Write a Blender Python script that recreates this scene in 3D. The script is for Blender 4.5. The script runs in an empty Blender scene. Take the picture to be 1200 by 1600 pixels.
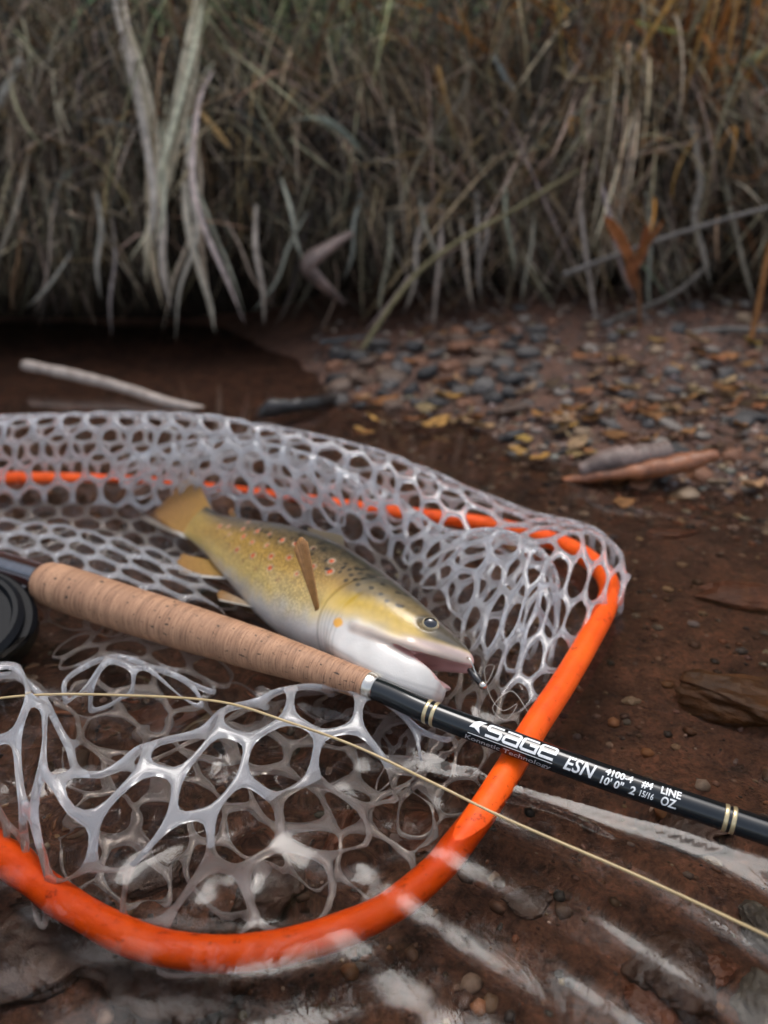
import bpy, bmesh, math, random
import numpy as np
from mathutils import Vector, Matrix, noise as mnoise

random.seed(7)
rng = np.random.default_rng(7)
R = math.radians
sc = bpy.context.scene
COL = sc.collection

# ------------------------------------------------------------------ camera
CAM_H = 0.185
PITCH = R(23.4)
FPX = 1202.0                       # focal length in photo pixels (1200 x 1600)
cam = bpy.data.cameras.new('camera')
cam_ob = bpy.data.objects.new('camera', cam)
COL.objects.link(cam_ob)
cam_ob.location = (0, 0, CAM_H)
cam_ob.rotation_euler = (R(90) - PITCH, 0, 0)
cam.sensor_width = 36
cam.lens = 36 * FPX / 1600
cam.clip_start = 0.01
cam.clip_end = 500
cam.dof.use_dof = True
cam.dof.focus_distance = 0.258
cam.dof.aperture_fstop = 7.6
sc.camera = cam_ob

# ------------------------------------------------------------------ sky, sun, exposure
SUN_EL, SUN_AZ = R(72), R(2)
world = bpy.data.worlds.new('World')
sc.world = world
world.use_nodes = True
wn, wl = world.node_tree.nodes, world.node_tree.links
wn.clear()
w_out = wn.new('ShaderNodeOutputWorld')
w_bg = wn.new('ShaderNodeBackground')
w_hs = wn.new('ShaderNodeHueSaturation')
w_sky = wn.new('ShaderNodeTexSky')
w_sky.sky_type = 'NISHITA'
w_sky.sun_disc = False
w_sky.sun_elevation = SUN_EL
w_sky.sun_rotation = SUN_AZ
w_sky.air_density = 1.0
w_sky.dust_density = 4.0
w_sky.ozone_density = 1.0
w_hs.inputs['Saturation'].default_value = 0.55       # overcast: greyer than a clear sky
w_bg.inputs['Strength'].default_value = 0.15
wl.new(w_sky.outputs[0], w_hs.inputs['Color'])
wl.new(w_hs.outputs[0], w_bg.inputs['Color'])
wl.new(w_bg.outputs[0], w_out.inputs['Surface'])

sun = bpy.data.lights.new('sun', 'SUN')
sun.energy = 0.8
sun.angle = R(29)
sun.color = (1.0, 0.985, 0.96)
sun_ob = bpy.data.objects.new('sun', sun)
COL.objects.link(sun_ob)
# direction towards the sun: azimuth measured like the sky texture (0 = +Y, clockwise seen from above)
sd = Vector((math.sin(SUN_AZ) * math.cos(SUN_EL), math.cos(SUN_AZ) * math.cos(SUN_EL), math.sin(SUN_EL)))
sun_ob.rotation_euler = sd.to_track_quat('Z', 'Y').to_euler()
sun_ob.location = sd * 5

sc.view_settings.view_transform = 'Standard'
sc.view_settings.look = 'None'
sc.view_settings.gamma = 1
sc.view_settings.exposure = 0.85
sc.render.engine = 'CYCLES'
sc.cycles.use_denoising = True
sc.cycles.max_bounces = 12
sc.cycles.transmission_bounces = 10
sc.cycles.transparent_max_bounces = 12
sc.cycles.sample_clamp_indirect = 6.0
sc.cycles.caustics_refractive = True
sc.cycles.caustics_reflective = True
sc.cycles.blur_glossy = 0.3

# ------------------------------------------------------------------ measuring helpers
CP, SP = math.cos(PITCH), math.sin(PITCH)
def ray(px, py):
    u, v = (px - 600) / FPX, (py - 800) / FPX
    return np.array([u, CP - v * SP, -(SP + v * CP)])
def Zp(px, py, z=0.0):
    """point at height z that the photograph shows at this pixel"""
    d = ray(px, py); t = (z - CAM_H) / d[2]
    return np.array([0, 0, CAM_H]) + d * t
def Yp(px, py, Y):
    """point at distance Y in front of the camera"""
    d = ray(px, py); t = Y / d[1]
    return np.array([0, 0, CAM_H]) + d * t

def catmull(pts, n, closed=False):
    P = np.asarray(pts, float); m = len(P)
    segs = m if closed else m - 1
    t = np.linspace(0, segs, n, endpoint=not closed)
    i = np.minimum(t.astype(int), segs - 1); f = (t - i)[:, None]
    if closed:
        a, b, c, d = P[(i - 1) % m], P[i % m], P[(i + 1) % m], P[(i + 2) % m]
    else:
        E = np.vstack([2 * P[0] - P[1], P, 2 * P[-1] - P[-2]])
        a, b, c, d = E[i], E[i + 1], E[i + 2], E[i + 3]
    return 0.5 * (2 * b + (c - a) * f + (2 * a - 5 * b + 4 * c - d) * f ** 2 + (3 * b - a - 3 * c + d) * f ** 3)

def resample(P, n):
    P = np.asarray(P, float)
    L = np.concatenate([[0], np.cumsum(np.linalg.norm(np.diff(P, axis=0), axis=1))])
    s = np.linspace(0, L[-1], n)
    return np.stack([np.interp(s, L, P[:, k]) for k in range(P.shape[1])], 1), L[-1]

def smooth(a, b, x):
    t = np.clip((x - a) / (b - a), 0, 1)
    return t * t * (3 - 2 * t)

# ------------------------------------------------------------------ object helpers
def mesh_obj(name, verts, faces, mat, parent=None, smooth_shade=True, cols=None, uvs=None):
    me = bpy.data.meshes.new(name)
    me.from_pydata([tuple(map(float, v)) for v in verts], [], [tuple(map(int, f)) for f in faces])
    me.validate(); me.update()
    if smooth_shade:
        me.polygons.foreach_set('use_smooth', [True] * len(me.polygons))
    if cols is not None and len(cols) == len(me.vertices):
        ca = me.color_attributes.new('Col', 'FLOAT_COLOR', 'POINT')
        c = np.ones((len(cols), 4)); c[:, :3] = np.asarray(cols)[:, :3]
        ca.data.foreach_set('color', c.ravel())
    if uvs is not None:
        for nm, arr in (('ua', uvs[:, 0]), ('va', uvs[:, 1])):
            at = me.attributes.new(nm, 'FLOAT', 'POINT')
            at.data.foreach_set('value', np.asarray(arr, float).ravel())
    if mat is not None: me.materials.append(mat)
    o = bpy.data.objects.new(name, me); COL.objects.link(o)
    if parent is not None: o.parent = parent
    return o
def tag(o, label=None, cat=None, group=None, kind=None):
    if label: o['label'] = label
    if cat: o['category'] = cat
    if group: o['group'] = group
    if kind: o['kind'] = kind
    return o
def thing(name, label, cat, group=None):
    o = bpy.data.objects.new(name, None); COL.objects.link(o)
    o.empty_display_size = 0.01
    return tag(o, label, cat, group)

def frames(P):
    P = np.asarray(P, float); T = np.gradient(P, axis=0); T /= np.linalg.norm(T, axis=1)[:, None]
    ref = np.array([0, 0, 1.0]) if abs(T[0][2]) < .9 else np.array([1.0, 0, 0])
    N = np.zeros_like(P); n = ref - T[0] * ref.dot(T[0]); n /= np.linalg.norm(n)
    for i in range(len(P)):
        n = n - T[i] * n.dot(T[i]); n /= np.linalg.norm(n); N[i] = n
    return T, N, np.cross(T, N)

def tube(P, rad, seg=12, closed=False, cap=True, flat=1.0):
    P = np.asarray(P, float); n = len(P); rad = np.broadcast_to(np.asarray(rad, float), (n,))
    T, N, B = frames(P)
    if closed:
        T = np.roll(P, -1, 0) - np.roll(P, 1, 0); T /= np.linalg.norm(T, axis=1)[:, None]
        up = np.array([0, 0, 1.0]); N = up - T * (T @ up)[:, None]; N /= np.linalg.norm(N, axis=1)[:, None]; B = np.cross(T, N)
    a = np.linspace(0, 2 * np.pi, seg, endpoint=False)
    V = (P[:, None] + rad[:, None, None] * (np.cos(a)[None, :, None] * N[:, None] * flat + np.sin(a)[None, :, None] * B[:, None])).reshape(-1, 3)
    F = []
    rows = n if closed else n - 1
    for i in range(rows):
        j = (i + 1) % n
        for k in range(seg):
            k2 = (k + 1) % seg
            F.append((i * seg + k, i * seg + k2, j * seg + k2, j * seg + k))
    if cap and not closed:
        F.append(tuple(range(seg))[::-1]); F.append(tuple((n - 1) * seg + k for k in range(seg)))
    return V, F

class MB:
    """collects geometry for ONE mesh object"""
    def __init__(s): s.v, s.f, s.c, s.n = [], [], [], 0
    def add(s, V, F, col=None):
        V = np.asarray(V, float); s.v.append(V); s.f += [tuple(i + s.n for i in f) for f in F]
        if col is not None: s.c.append(np.broadcast_to(np.asarray(col, float), (len(V), 3)))
        s.n += len(V)
    def build(s, name, mat, parent=None, smooth_shade=True):
        return mesh_obj(name, np.vstack(s.v), s.f, mat, parent, smooth_shade, np.vstack(s.c) if s.c else None)

# ------------------------------------------------------------------ material helpers
def new_mat(name):
    m = bpy.data.materials.new(name); m.use_nodes = True
    nt = m.node_tree; nt.nodes.clear()
    out = nt.nodes.new('ShaderNodeOutputMaterial')
    b = nt.nodes.new('ShaderNodeBsdfPrincipled')
    nt.links.new(b.outputs[0], out.inputs['Surface'])
    return m, nt, b, out
def nd(nt, t, **kw):
    n = nt.nodes.new(t)
    for k, v in kw.items():
        if k in n.inputs: n.inputs[k].default_value = v
        else: setattr(n, k, v)
    return n
def ramp(nt, fac, stops):
    r = nt.nodes.new('ShaderNodeValToRGB')
    e = r.color_ramp.elements
    while len(e) < len(stops): e.new(0.5)
    for el, (p, c) in zip(e, stops):
        el.position = p; el.color = tuple(c) + (1,) if len(c) == 3 else c
    nt.links.new(fac, r.inputs[0]); return r
def mixc(nt, fac, a, b, mode='MIX'):
    m = nt.nodes.new('ShaderNodeMix'); m.data_type = 'RGBA'; m.blend_type = mode
    for sock, val in ((m.inputs[0], fac), (m.inputs[6], a), (m.inputs[7], b)):
        if isinstance(val, (int, float)): sock.default_value = val
        elif isinstance(val, tuple): sock.default_value = val + (1,) if len(val) == 3 else val
        else: nt.links.new(val, sock)
    return m.outputs[2]
def bump(nt, bsdf, height, strength=0.3, dist=0.001):
    b = nd(nt, 'ShaderNodeBump', Strength=strength, Distance=dist)
    nt.links.new(height, b.inputs['Height']); nt.links.new(b.outputs[0], bsdf.inputs['Normal']); return b
def tnoise(nt, scale, detail=4, rough=0.6, coord=None, dist=0.0):
    n = nd(nt, 'ShaderNodeTexNoise', Scale=scale, Detail=detail, Roughness=rough, Distortion=dist)
    if coord is None:
        coord = nd(nt, 'ShaderNodeTexCoord').outputs['Object']
    nt.links.new(coord, n.inputs['Vector']); return n

# simple surface with noise-mottled colour
def mottled(name, c1, c2, scale=200, rough=0.6, bstr=0.3, bdist=0.0005, spec=0.5, c3=None):
    m, nt, b, o = new_mat(name)
    n = tnoise(nt, scale, 6, 0.65)
    st = [(0.3, c1), (0.7, c2)] if c3 is None else [(0.25, c1), (0.5, c2), (0.75, c3)]
    r = ramp(nt, n.outputs[0], st)
    nt.links.new(r.outputs[0], b.inputs['Base Color'])
    b.inputs['Roughness'].default_value = rough
    b.inputs['Specular IOR Level'].default_value = spec
    bump(nt, b, n.outputs[0], bstr, bdist)
    return m

M = {}
# vertex-coloured material with a little noise
def vcol_mat(name, rough, noise_scale=300, amount=0.35, spec=0.4, transl=0.0):
    m, nt, b, o = new_mat(name)
    a = nd(nt, 'ShaderNodeVertexColor', layer_name='Col')
    n = tnoise(nt, noise_scale, 4)
    r = ramp(nt, n.outputs[0], [(0.3, (1 - amount,) * 3), (0.7, (1 + amount * .4,) * 3)])
    nt.links.new(mixc(nt, 1.0, a.outputs[0], r.outputs[0], 'MULTIPLY'), b.inputs['Base Color'])
    b.inputs['Roughness'].default_value = rough
    b.inputs['Specular IOR Level'].default_value = spec
    if transl > 0:
        tr = nd(nt, 'ShaderNodeBsdfTranslucent'); nt.links.new(a.outputs[0], tr.inputs[0])
        mx = nd(nt, 'ShaderNodeMixShader', Fac=transl)
        nt.links.new(b.outputs[0], mx.inputs[1]); nt.links.new(tr.outputs[0], mx.inputs[2])
        nt.links.new(mx.outputs[0], o.inputs['Surface'])
    return m
M['grass'] = vcol_mat('dry_grass', 0.75, 120, 0.5, 0.25, 0.2)
M['stone'] = vcol_mat('wet_stone', 0.62, 160, 0.55, 0.5)
M['leaf'] = vcol_mat('fallen_leaf', 0.7, 200, 0.5, 0.2, 0.15)

# streambed silt
def bed_material():
    m, nt, b, o = new_mat('streambed_silt')
    co = nd(nt, 'ShaderNodeTexCoord').outputs['Object']
    n1 = tnoise(nt, 14, 6, 0.65, co); n2 = tnoise(nt, 90, 8, 0.7, co); n3 = tnoise(nt, 420, 5, 0.7, co)
    base = ramp(nt, n1.outputs[0], [(0.3, (0.062, 0.029, 0.018)), (0.55, (0.115, 0.055, 0.034)), (0.75, (0.170, 0.081, 0.048))])
    mid = ramp(nt, n2.outputs[0], [(0.34, (0.25, 0.24, 0.24)), (0.48, (0.9, 0.9, 0.9)), (0.68, (1.6, 1.5, 1.4))])
    c = mixc(nt, 1.0, base.outputs[0], mid.outputs[0], 'MULTIPLY')
    fine = ramp(nt, n3.outputs[0], [(0.34, (0.40, 0.38, 0.38)), (0.5, (1, 1, 1)), (0.68, (1.5, 1.45, 1.4))])
    c = mixc(nt, 1.0, c, fine.outputs[0], 'MULTIPLY')
    v = nd(nt, 'ShaderNodeTexVoronoi', Scale=130.0); nt.links.new(co, v.inputs['Vector'])
    grit = ramp(nt, v.outputs['Distance'], [(0.10, (1, 1, 1)), (0.18, (0, 0, 0))])
    sel = ramp(nt, nd(nt, 'ShaderNodeSeparateColor').outputs[0], [(0, (0, 0, 0)), (1, (0, 0, 0))])
    sp = nd(nt, 'ShaderNodeSeparateColor'); nt.links.new(v.outputs['Color'], sp.inputs[0])
    pick = ramp(nt, sp.outputs[0], [(0.66, (0, 0, 0)), (0.69, (1, 1, 1))])
    gm = mixc(nt, 1.0, grit.outputs[0], pick.outputs[0], 'MULTIPLY')
    gcol = ramp(nt, sp.outputs[1], [(0.0, (0.20, 0.16, 0.13)), (0.5, (0.22, 0.10, 0.05)), (1.0, (0.10, 0.09, 0.085))])
    c = mixc(nt, gm, c, gcol.outputs[0])
    nt.nodes.remove(sel)
    nt.links.new(c, b.inputs['Base Color'])
    b.inputs['Roughness'].default_value = 0.55
    ad = nd(nt, 'ShaderNodeMath', operation='ADD'); nt.links.new(n2.outputs[0], ad.inputs[0])
    ml = nd(nt, 'ShaderNodeMath', operation='MULTIPLY'); nt.links.new(n3.outputs[0], ml.inputs[0]); ml.inputs[1].default_value = 0.4
    nt.links.new(ml.outputs[0], ad.inputs[1])
    bump(nt, b, ad.outputs[0], 0.9, 0.004)
    return m
M['bed'] = bed_material()
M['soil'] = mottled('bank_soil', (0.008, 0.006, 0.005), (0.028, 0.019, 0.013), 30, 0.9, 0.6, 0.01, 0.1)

def water_material():
    m, nt, b, o = new_mat('stream_water')
    nt.nodes.remove(b)
    g = nd(nt, 'ShaderNodeBsdfRefraction', Roughness=0.0, IOR=1.33)
    g.inputs['Color'].default_value = (0.89, 0.84, 0.79, 1)          # slightly peaty water
    gl_ = nd(nt, 'ShaderNodeBsdfGlossy', Roughness=0.0); gl_.inputs['Color'].default_value = (1, 1, 1, 1)
    fr = nd(nt, 'ShaderNodeFresnel', IOR=1.33); mxw = nd(nt, 'ShaderNodeMixShader')
    co = nd(nt, 'ShaderNodeTexCoord').outputs['Object']
    n = tnoise(nt, 55, 3, 0.5, co)
    bp = nd(nt, 'ShaderNodeBump', Strength=0.10, Distance=0.0010)
    nt.links.new(n.outputs[0], bp.inputs['Height'])
    for q_ in (g, gl_, fr): nt.links.new(bp.outputs[0], q_.inputs['Normal'])
    nt.links.new(fr.outputs[0], mxw.inputs[0]); nt.links.new(g.outputs[0], mxw.inputs[1]); nt.links.new(gl_.outputs[0], mxw.inputs[2])
    nt.links.new(mxw.outputs[0], o.inputs['Surface'])
    return m
M['water'] = water_material()

def rubber_material():
    m, nt, b, o = new_mat('clear_rubber')
    b.inputs['Base Color'].default_value = (0.95, 0.955, 0.97, 1)
    b.inputs['Roughness'].default_value = 0.07
    b.inputs['IOR'].default_value = 1.42
    b.inputs['Transmission Weight'].default_value = 0.86
    b.inputs['Coat Weight'].default_value = 0.3
    b.inputs['Coat Roughness'].default_value = 0.1
    tr = nd(nt, 'ShaderNodeBsdfTranslucent'); tr.inputs[0].default_value = (0.85, 0.86, 0.88, 1)
    mx = nd(nt, 'ShaderNodeMixShader', Fac=0.15)
    nt.links.new(b.outputs[0], mx.inputs[1]); nt.links.new(tr.outputs[0], mx.inputs[2])
    n = tnoise(nt, 900, 3, 0.6)
    bump(nt, b, n.outputs[0], 0.15, 0.0004)
    nt.links.new(mx.outputs[0], o.inputs['Surface'])
    return m
M['rubber'] = rubber_material()

def orange_material():
    m, nt, b, o = new_mat('orange_hoop_cover')
    n = tnoise(nt, 700, 5, 0.7); n2 = tnoise(nt, 60, 4); n5 = tnoise(nt, 240, 6, .75)
    r = ramp(nt, n2.outputs[0], [(0.3, (0.76, 0.066, 0.002)), (0.7, (0.92, 0.115, 0.004))])
    gr_ = ramp(nt, n5.outputs[0], [(0.33, (0.35, 0.30, 0.28)), (0.42, (1, 1, 1))])
    nt.links.new(mixc(nt, .8, r.outputs[0], gr_.outputs[0], 'MULTIPLY'), b.inputs['Base Color'])
    b.inputs['Roughness'].default_value = 0.45
    b.inputs['Specular IOR Level'].default_value = 0.25
    bump(nt, b, n.outputs[0], 0.35, 0.0006)
    return m
M['orange'] = orange_material()

def cork_material():
    m, nt, b, o = new_mat('cork')
    ua = nd(nt, 'ShaderNodeAttribute', attribute_name='ua'); va = nd(nt, 'ShaderNodeAttribute', attribute_name='va')
    def comb(su, sv):
        c = nd(nt, 'ShaderNodeCombineXYZ')
        for src, k, s in ((ua, 0, su), (va, 1, sv)):
            q = nd(nt, 'ShaderNodeMath', operation='MULTIPLY'); nt.links.new(src.outputs['Fac'], q.inputs[0]); q.inputs[1].default_value = s
            nt.links.new(q.outputs[0], c.inputs[k])
        return c.outputs[0]
    rings = tnoise(nt, 1.0, 5, 0.65, comb(2100, 90), 0.8)
    bands = tnoise(nt, 1.0, 2, 0.5, comb(160, 8))
    pits = tnoise(nt, 1.0, 2, 0.5, comb(260, 520))
    pits2 = tnoise(nt, 1.0, 3, 0.6, comb(700, 1100))
    c1 = ramp(nt, bands.outputs[0], [(0.3, (0.27, 0.140, 0.078)), (0.7, (0.41, 0.225, 0.128))])
    c2 = ramp(nt, rings.outputs[0], [(0.34, (0.42, 0.34, 0.30)), (0.47, (1, 1, 1)), (0.62, (1.35, 1.35, 1.32))])
    c = mixc(nt, 1.0, c1.outputs[0], c2.outputs[0], 'MULTIPLY')
    pm = ramp(nt, pits.outputs[0], [(0.315, (1, 1, 1)), (0.345, (0, 0, 0))])
    pm2 = ramp(nt, pits2.outputs[0], [(0.34, (0.8, 0.8, 0.8)), (0.38, (0, 0, 0))])
    c = mixc(nt, pm2.outputs[0], c, (0.16, 0.08, 0.045))
    c = mixc(nt, pm.outputs[0], c, (0.045, 0.025, 0.016))
    nt.links.new(c, b.inputs['Base Color'])
    b.inputs['Roughness'].default_value = 0.6
    sub = nd(nt, 'ShaderNodeMath', operation='SUBTRACT'); nt.links.new(rings.outputs[0], sub.inputs[0]); nt.links.new(pm.outputs[0], sub.inputs[1])
    bump(nt, b, sub.outputs[0], 0.3, 0.0002)
    return m
M['cork'] = cork_material()

def simple(name, col, rough=0.4, metal=0.0, coat=0.0, spec=0.5, nscale=None):
    m, nt, b, o = new_mat(name)
    n = tnoise(nt, nscale or 250, 4)
    r = ramp(nt, n.outputs[0], [(0.3, tuple(x * .82 for x in col)), (0.7, tuple(min(1, x * 1.1) for x in col))])
    nt.links.new(r.outputs[0], b.inputs['Base Color'])
    b.inputs['Roughness'].default_value = rough; b.inputs['Metallic'].default_value = metal
    b.inputs['Coat Weight'].default_value = coat; b.inputs['Coat Roughness'].default_value = 0.04
    b.inputs['Specular IOR Level'].default_value = spec
    return m
M['blank'] = simple('blank_gloss_green_black', (0.004, 0.007, 0.009), 0.10, 0, 0.3)
M['gold'] = simple('champagne_thread', (0.62, 0.50, 0.28), 0.35, 0.7, 0.8, 0.5, 3000)
M['silver'] = simple('nickel', (0.66, 0.62, 0.55), 0.25, 1.0, 0, 0.5)
M['white_ink'] = simple('white_ink', (0.85, 0.86, 0.85), 0.4, 0, 0.6)
M['grey_ink'] = simple('grey_ink', (0.30, 0.32, 0.33), 0.4, 0, 0.6)
M['seat_wood'] = simple('dark_stained_seat', (0.035, 0.012, 0.010), 0.2, 0, 1.0)
M['seat_metal'] = simple('gunmetal_seat', (0.16, 0.165, 0.18), 0.28, 0.9, 0)
M['reel'] = simple('black_reel', (0.004, 0.0045, 0.006), 0.5, 0.0, 0.0, .12)
M['reel_edge'] = simple('worn_reel_rim', (0.006, 0.007, 0.009), 0.5, 0.0, 0.0, .12)
M['line'] = simple('tan_fly_line', (0.44, 0.32, 0.15), 0.4, 0, 0.3)
M['tippet'] = simple('clear_tippet', (0.55, 0.53, 0.48), 0.15, 0, 0.5)
M['fly_black'] = simple('black_fly', (0.006, 0.006, 0.007), 0.3, 0, 0.5)
M['driftwood'] = mottled('weathered_stick', (0.24, 0.19, 0.155), (0.48, 0.40, 0.34), 90, 0.7, 0.6, 0.001)
M['redwood'] = mottled('wet_rusty_bark', (0.07, 0.022, 0.010), (0.36, 0.13, 0.05), 70, 0.45, 0.8, 0.002)
M['darkwood'] = mottled('dark_wet_wood', (0.010, 0.009, 0.008), (0.035, 0.030, 0.028), 70, 0.35, 0.8, 0.002)
M['greywood'] = mottled('grey_wet_wood', (0.06, 0.042, 0.036), (0.26, 0.18, 0.15), 70, 0.5, 0.8, 0.002)
M['rock_rust'] = mottled('rusty_rock', (0.014, 0.009, 0.007), (0.085, 0.038, 0.014), 60, 0.5, 1.0, 0.003, 0.5, (0.15, 0.066, 0.022))
M['rock_dark'] = mottled('dark_rock', (0.020, 0.012, 0.009), (0.085, 0.045, 0.030), 70, 0.5, 1.0, 0.003)
M['rock_red'] = mottled('red_brown_rock', (0.06, 0.022, 0.012), (0.19, 0.07, 0.035), 70, 0.5, 1.0, 0.003)
M['rock_grey'] = mottled('grey_green_rock', (0.05, 0.048, 0.042), (0.13, 0.125, 0.105), 120, 0.5, 0.8, 0.002)
M['rock_tan'] = mottled('tan_rock', (0.17, 0.12, 0.075), (0.32, 0.25, 0.17), 120, 0.5, 0.8, 0.002)

# ------------------------------------------------------------------ terrain
SHX = [-1.5, -0.22, -0.10, -0.05, 0.02, 0.10, 0.17, 0.30, 0.7, 1.5]
SHY = [1.30, 1.05, 0.84, 0.74, 0.66, 0.55, 0.49, 0.465, 0.45, 0.40]
def shore_y(x): return np.interp(x, SHX, SHY)
def n2(x, y, s, seed=0.0):
    return mnoise.noise(Vector((x * s + seed, y * s - seed, seed * 1.7)))
def bed_z(x, y):
    d = (y - float(shore_y(x)))
    z = d * 0.13
    z = -0.040 + (z + 0.040) if z > -0.040 else -0.040
    z = min(z, 0.055)
    z += 0.006 * n2(x, y, 9, 3.1) + 0.0025 * n2(x, y, 38, 1.3) + 0.0012 * n2(x, y, 110, 2.2)
    if d > 0: z += 0.004 * n2(x, y, 30, 5.0)
    return z
def graded(lo, hi, flo, fhi, fine, grow=1.18):
    xs = list(np.arange(flo, fhi + fine * .5, fine)); st = fine; x = flo
    left = []
    while x > lo: st *= grow; x -= st; left.append(max(x, lo))
    st = fine; x = xs[-1]; right = []
    while x < hi: st *= grow; x += st; right.append(min(x, hi))
    return np.array(left[::-1] + xs + right)
def grid_faces(nx, ny):
    i, j = np.meshgrid(np.arange(nx - 1), np.arange(ny - 1), indexing='ij'); a = (i * ny + j).ravel()
    return np.stack([a, a + ny, a + ny + 1, a + 1], 1)

gx, gy = graded(-4, 4, -0.42, 0.50, 0.005), graded(-4, 1.6, 0.08, 0.98, 0.005)
V = [(x, y, bed_z(x, y)) for x in gx for y in gy]
bed = mesh_obj('streambed', V, grid_faces(len(gx), len(gy)), M['bed'])
tag(bed, kind='structure')
gr = mesh_obj('ground', [(-200, -200, -.2), (200, -200, -.2), (200, 200, -.2), (-200, 200, -.2)], [(0, 1, 2, 3)], M['bed'])
tag(gr, kind='structure')

# hoop path, used by the hoop, the net and the ripples around it
HOOP_PX = [(-300, 1195, -.010), (-200, 1228, -.011), (-110, 1268, -.011), (-50, 1308, -.011), (0, 1345, -.012), (60, 1392, -.012), (130, 1440, -.012), (225, 1488, -.013), (330, 1506, -.013), (430, 1497, -.012),
           (530, 1468, -.011), (610, 1428, -.009), (680, 1368, -.006), (740, 1290, -.003), (790, 1212, .000), (836, 1135, .002), (880, 1068, .004),
           (920, 1000, .006), (946, 950, .007), (952, 915, .007), (932, 884, .007), (890, 856, .006), (830, 835, .004), (740, 817, .002),
           (620, 803, -.001), (520, 790, -.003), (430, 778, -.0035), (320, 765, -.0035), (200, 754, -.0035), (0, 748, .001), (-150, 752, .002)]
hoop_ctrl = [Zp(*p) for p in HOOP_PX]
hoop_ctrl += [np.array([-0.41, 0.445, .002]), np.array([-0.445, 0.40, .002]), np.array([-0.45, 0.34, .002]), np.array([-0.43, 0.285, -.004]), np.array([-0.38, 0.25, -.007]), np.array([-0.31, 0.228, -.009])]
HOOP = catmull(hoop_ctrl, 420, closed=True)

# ------------------------------------------------------------------ rod axis (needed by the water's edge too)
ROD_PX = [(-150, 842), (-40, 876), (75, 911), (200, 952), (400, 1014), (580, 1073), (677, 1115), (900, 1198), (1140, 1280), (1400, 1368), (1800, 1504)]
ROD_Z = [.011, .010, .0092, .0090, .0100, .0118, .0114, .0082, .005, .004, .004]
ROD, ROD_LEN = resample(catmull([Zp(a, b, z) for (a, b), z in zip(ROD_PX, ROD_Z)], 600), 900)
ROD_S = np.linspace(0, ROD_LEN, len(ROD))
def rod_at_px(px):
    """arc length along the rod where it crosses this pixel column"""
    d = ROD - np.array([0, 0, CAM_H])
    depth = d[:, 1] * CP - d[:, 2] * SP
    u = 600 + FPX * d[:, 0] / depth
    return float(np.interp(px, u, ROD_S))
S_G0, S_G1 = rod_at_px(66), rod_at_px(577)

# ------------------------------------------------------------------ water
def seg_dist(P, Q):
    out = np.full(len(P), 9.0)
    for q in Q[::2]:
        out = np.minimum(out, (P[:, 0] - q[0]) ** 2 + (P[:, 1] - q[1]) ** 2)
    return np.sqrt(out)
wx, wy = graded(-4, 4, -0.30, 0.30, 0.0016, 1.12), graded(-4, 1.5, 0.085, 0.50, 0.0016, 1.12)
WX, WY = np.meshgrid(wx, wy, indexing='ij'); WXf, WYf = WX.ravel(), WY.ravel()
P2 = np.stack([WXf, WYf], 1)
near = (WXf > -.35) & (WXf < .35) & (WYf > .06) & (WYf < .55)
h = np.zeros(len(WXf))
wob = np.array([0.0] * len(WXf)); wob2 = wob.copy(); wob3 = wob.copy(); wob4 = wob.copy()
idx = np.where(near)[0]
for i in idx:
    x, y = WXf[i], WYf[i]
    wob[i] = n2(x, y, 14, 2.0); wob2[i] = n2(x, y, 26, 7.0); wob3[i] = n2(x, y, 60, 9.0); wob4[i] = n2(x, y, 125, 11.0)
hd = np.full(len(WXf), 9.0); hd[idx] = seg_dist(P2[idx], HOOP)
rd = np.full(len(WXf), 9.0); rd[idx] = seg_dist(P2[idx], ROD[(ROD_S > S_G0) & (ROD_S < rod_at_px(1320))])
# gentle swell everywhere, a wave train at the lower right, rings round the hoop, chop inside the net
h += 0.00035 * wob + 0.00018 * wob2
def train(lam, dx, dy, ph, a, w1, w2):
    return a * np.sin(2 * np.pi / lam * (WXf * dx + WYf * dy) + ph + w1 * wob + w2 * wob2)
# inside the hoop the surface is broken up by the mesh; outside it carries long crests
inp = np.zeros(len(WXf), bool); HQ = HOOP[::3]
for a_, b_ in zip(HQ, np.roll(HQ, -1, 0)):
    cr = (a_[1] > WYf) != (b_[1] > WYf)
    inp ^= cr & (WXf < (b_[0] - a_[0]) * (WYf - a_[1]) / (b_[1] - a_[1] + 1e-12) + a_[0])
edge_w = smooth(0, .012, hd); innet = np.where(inp, edge_w, 0.0); outnet = np.where(inp, (1 - edge_w) * .9, 1.0)
lr = smooth(.27, .19, WYf) * smooth(-.04, .03, WXf) * outnet
h += lr * np.clip(.75 + .7 * wob, .25, 1.2) * (train(.0215, .58, .81, .4, .00066, 1.1, .45) + train(.0105, .70, .71, 1.3, .00016, 2.6, 1.6) + .00022 * wob3)
ll = np.exp(-hd / .07) * smooth(.25, .17, WYf) * smooth(.05, -.02, WXf) * outnet
h += ll * np.clip(.6 + .8 * wob, .15, 1.2) * (.00050 * np.sin(2 * np.pi / .0165 * hd + 2.0 * wob + .8 * wob2) + .00014 * np.sin(2 * np.pi / .008 * hd + 4 * wob + 2 * wob2))
h += outnet * smooth(.22, .15, WYf) * smooth(.0, -.06, WXf) * train(.0175, -.30, .95, 2.0, .00035, 2.0, .8) * np.clip(.6 + wob, .1, 1.2)
inside = smooth(.30, .23, WYf) * innet
h += inside * (0.0024 * wob2 + 0.0022 * wob3 + .0009 * wob4)
# water drawn up along the rod
h += 0.0016 * np.exp(-np.maximum(rd - 0.0085, 0) / .0022) * (rd < .03)
h[~near] = 0
wat = mesh_obj('water', np.stack([WXf, WYf, h], 1), grid_faces(len(wx), len(wy)), M['water'])
tag(wat, kind='structure')

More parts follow.
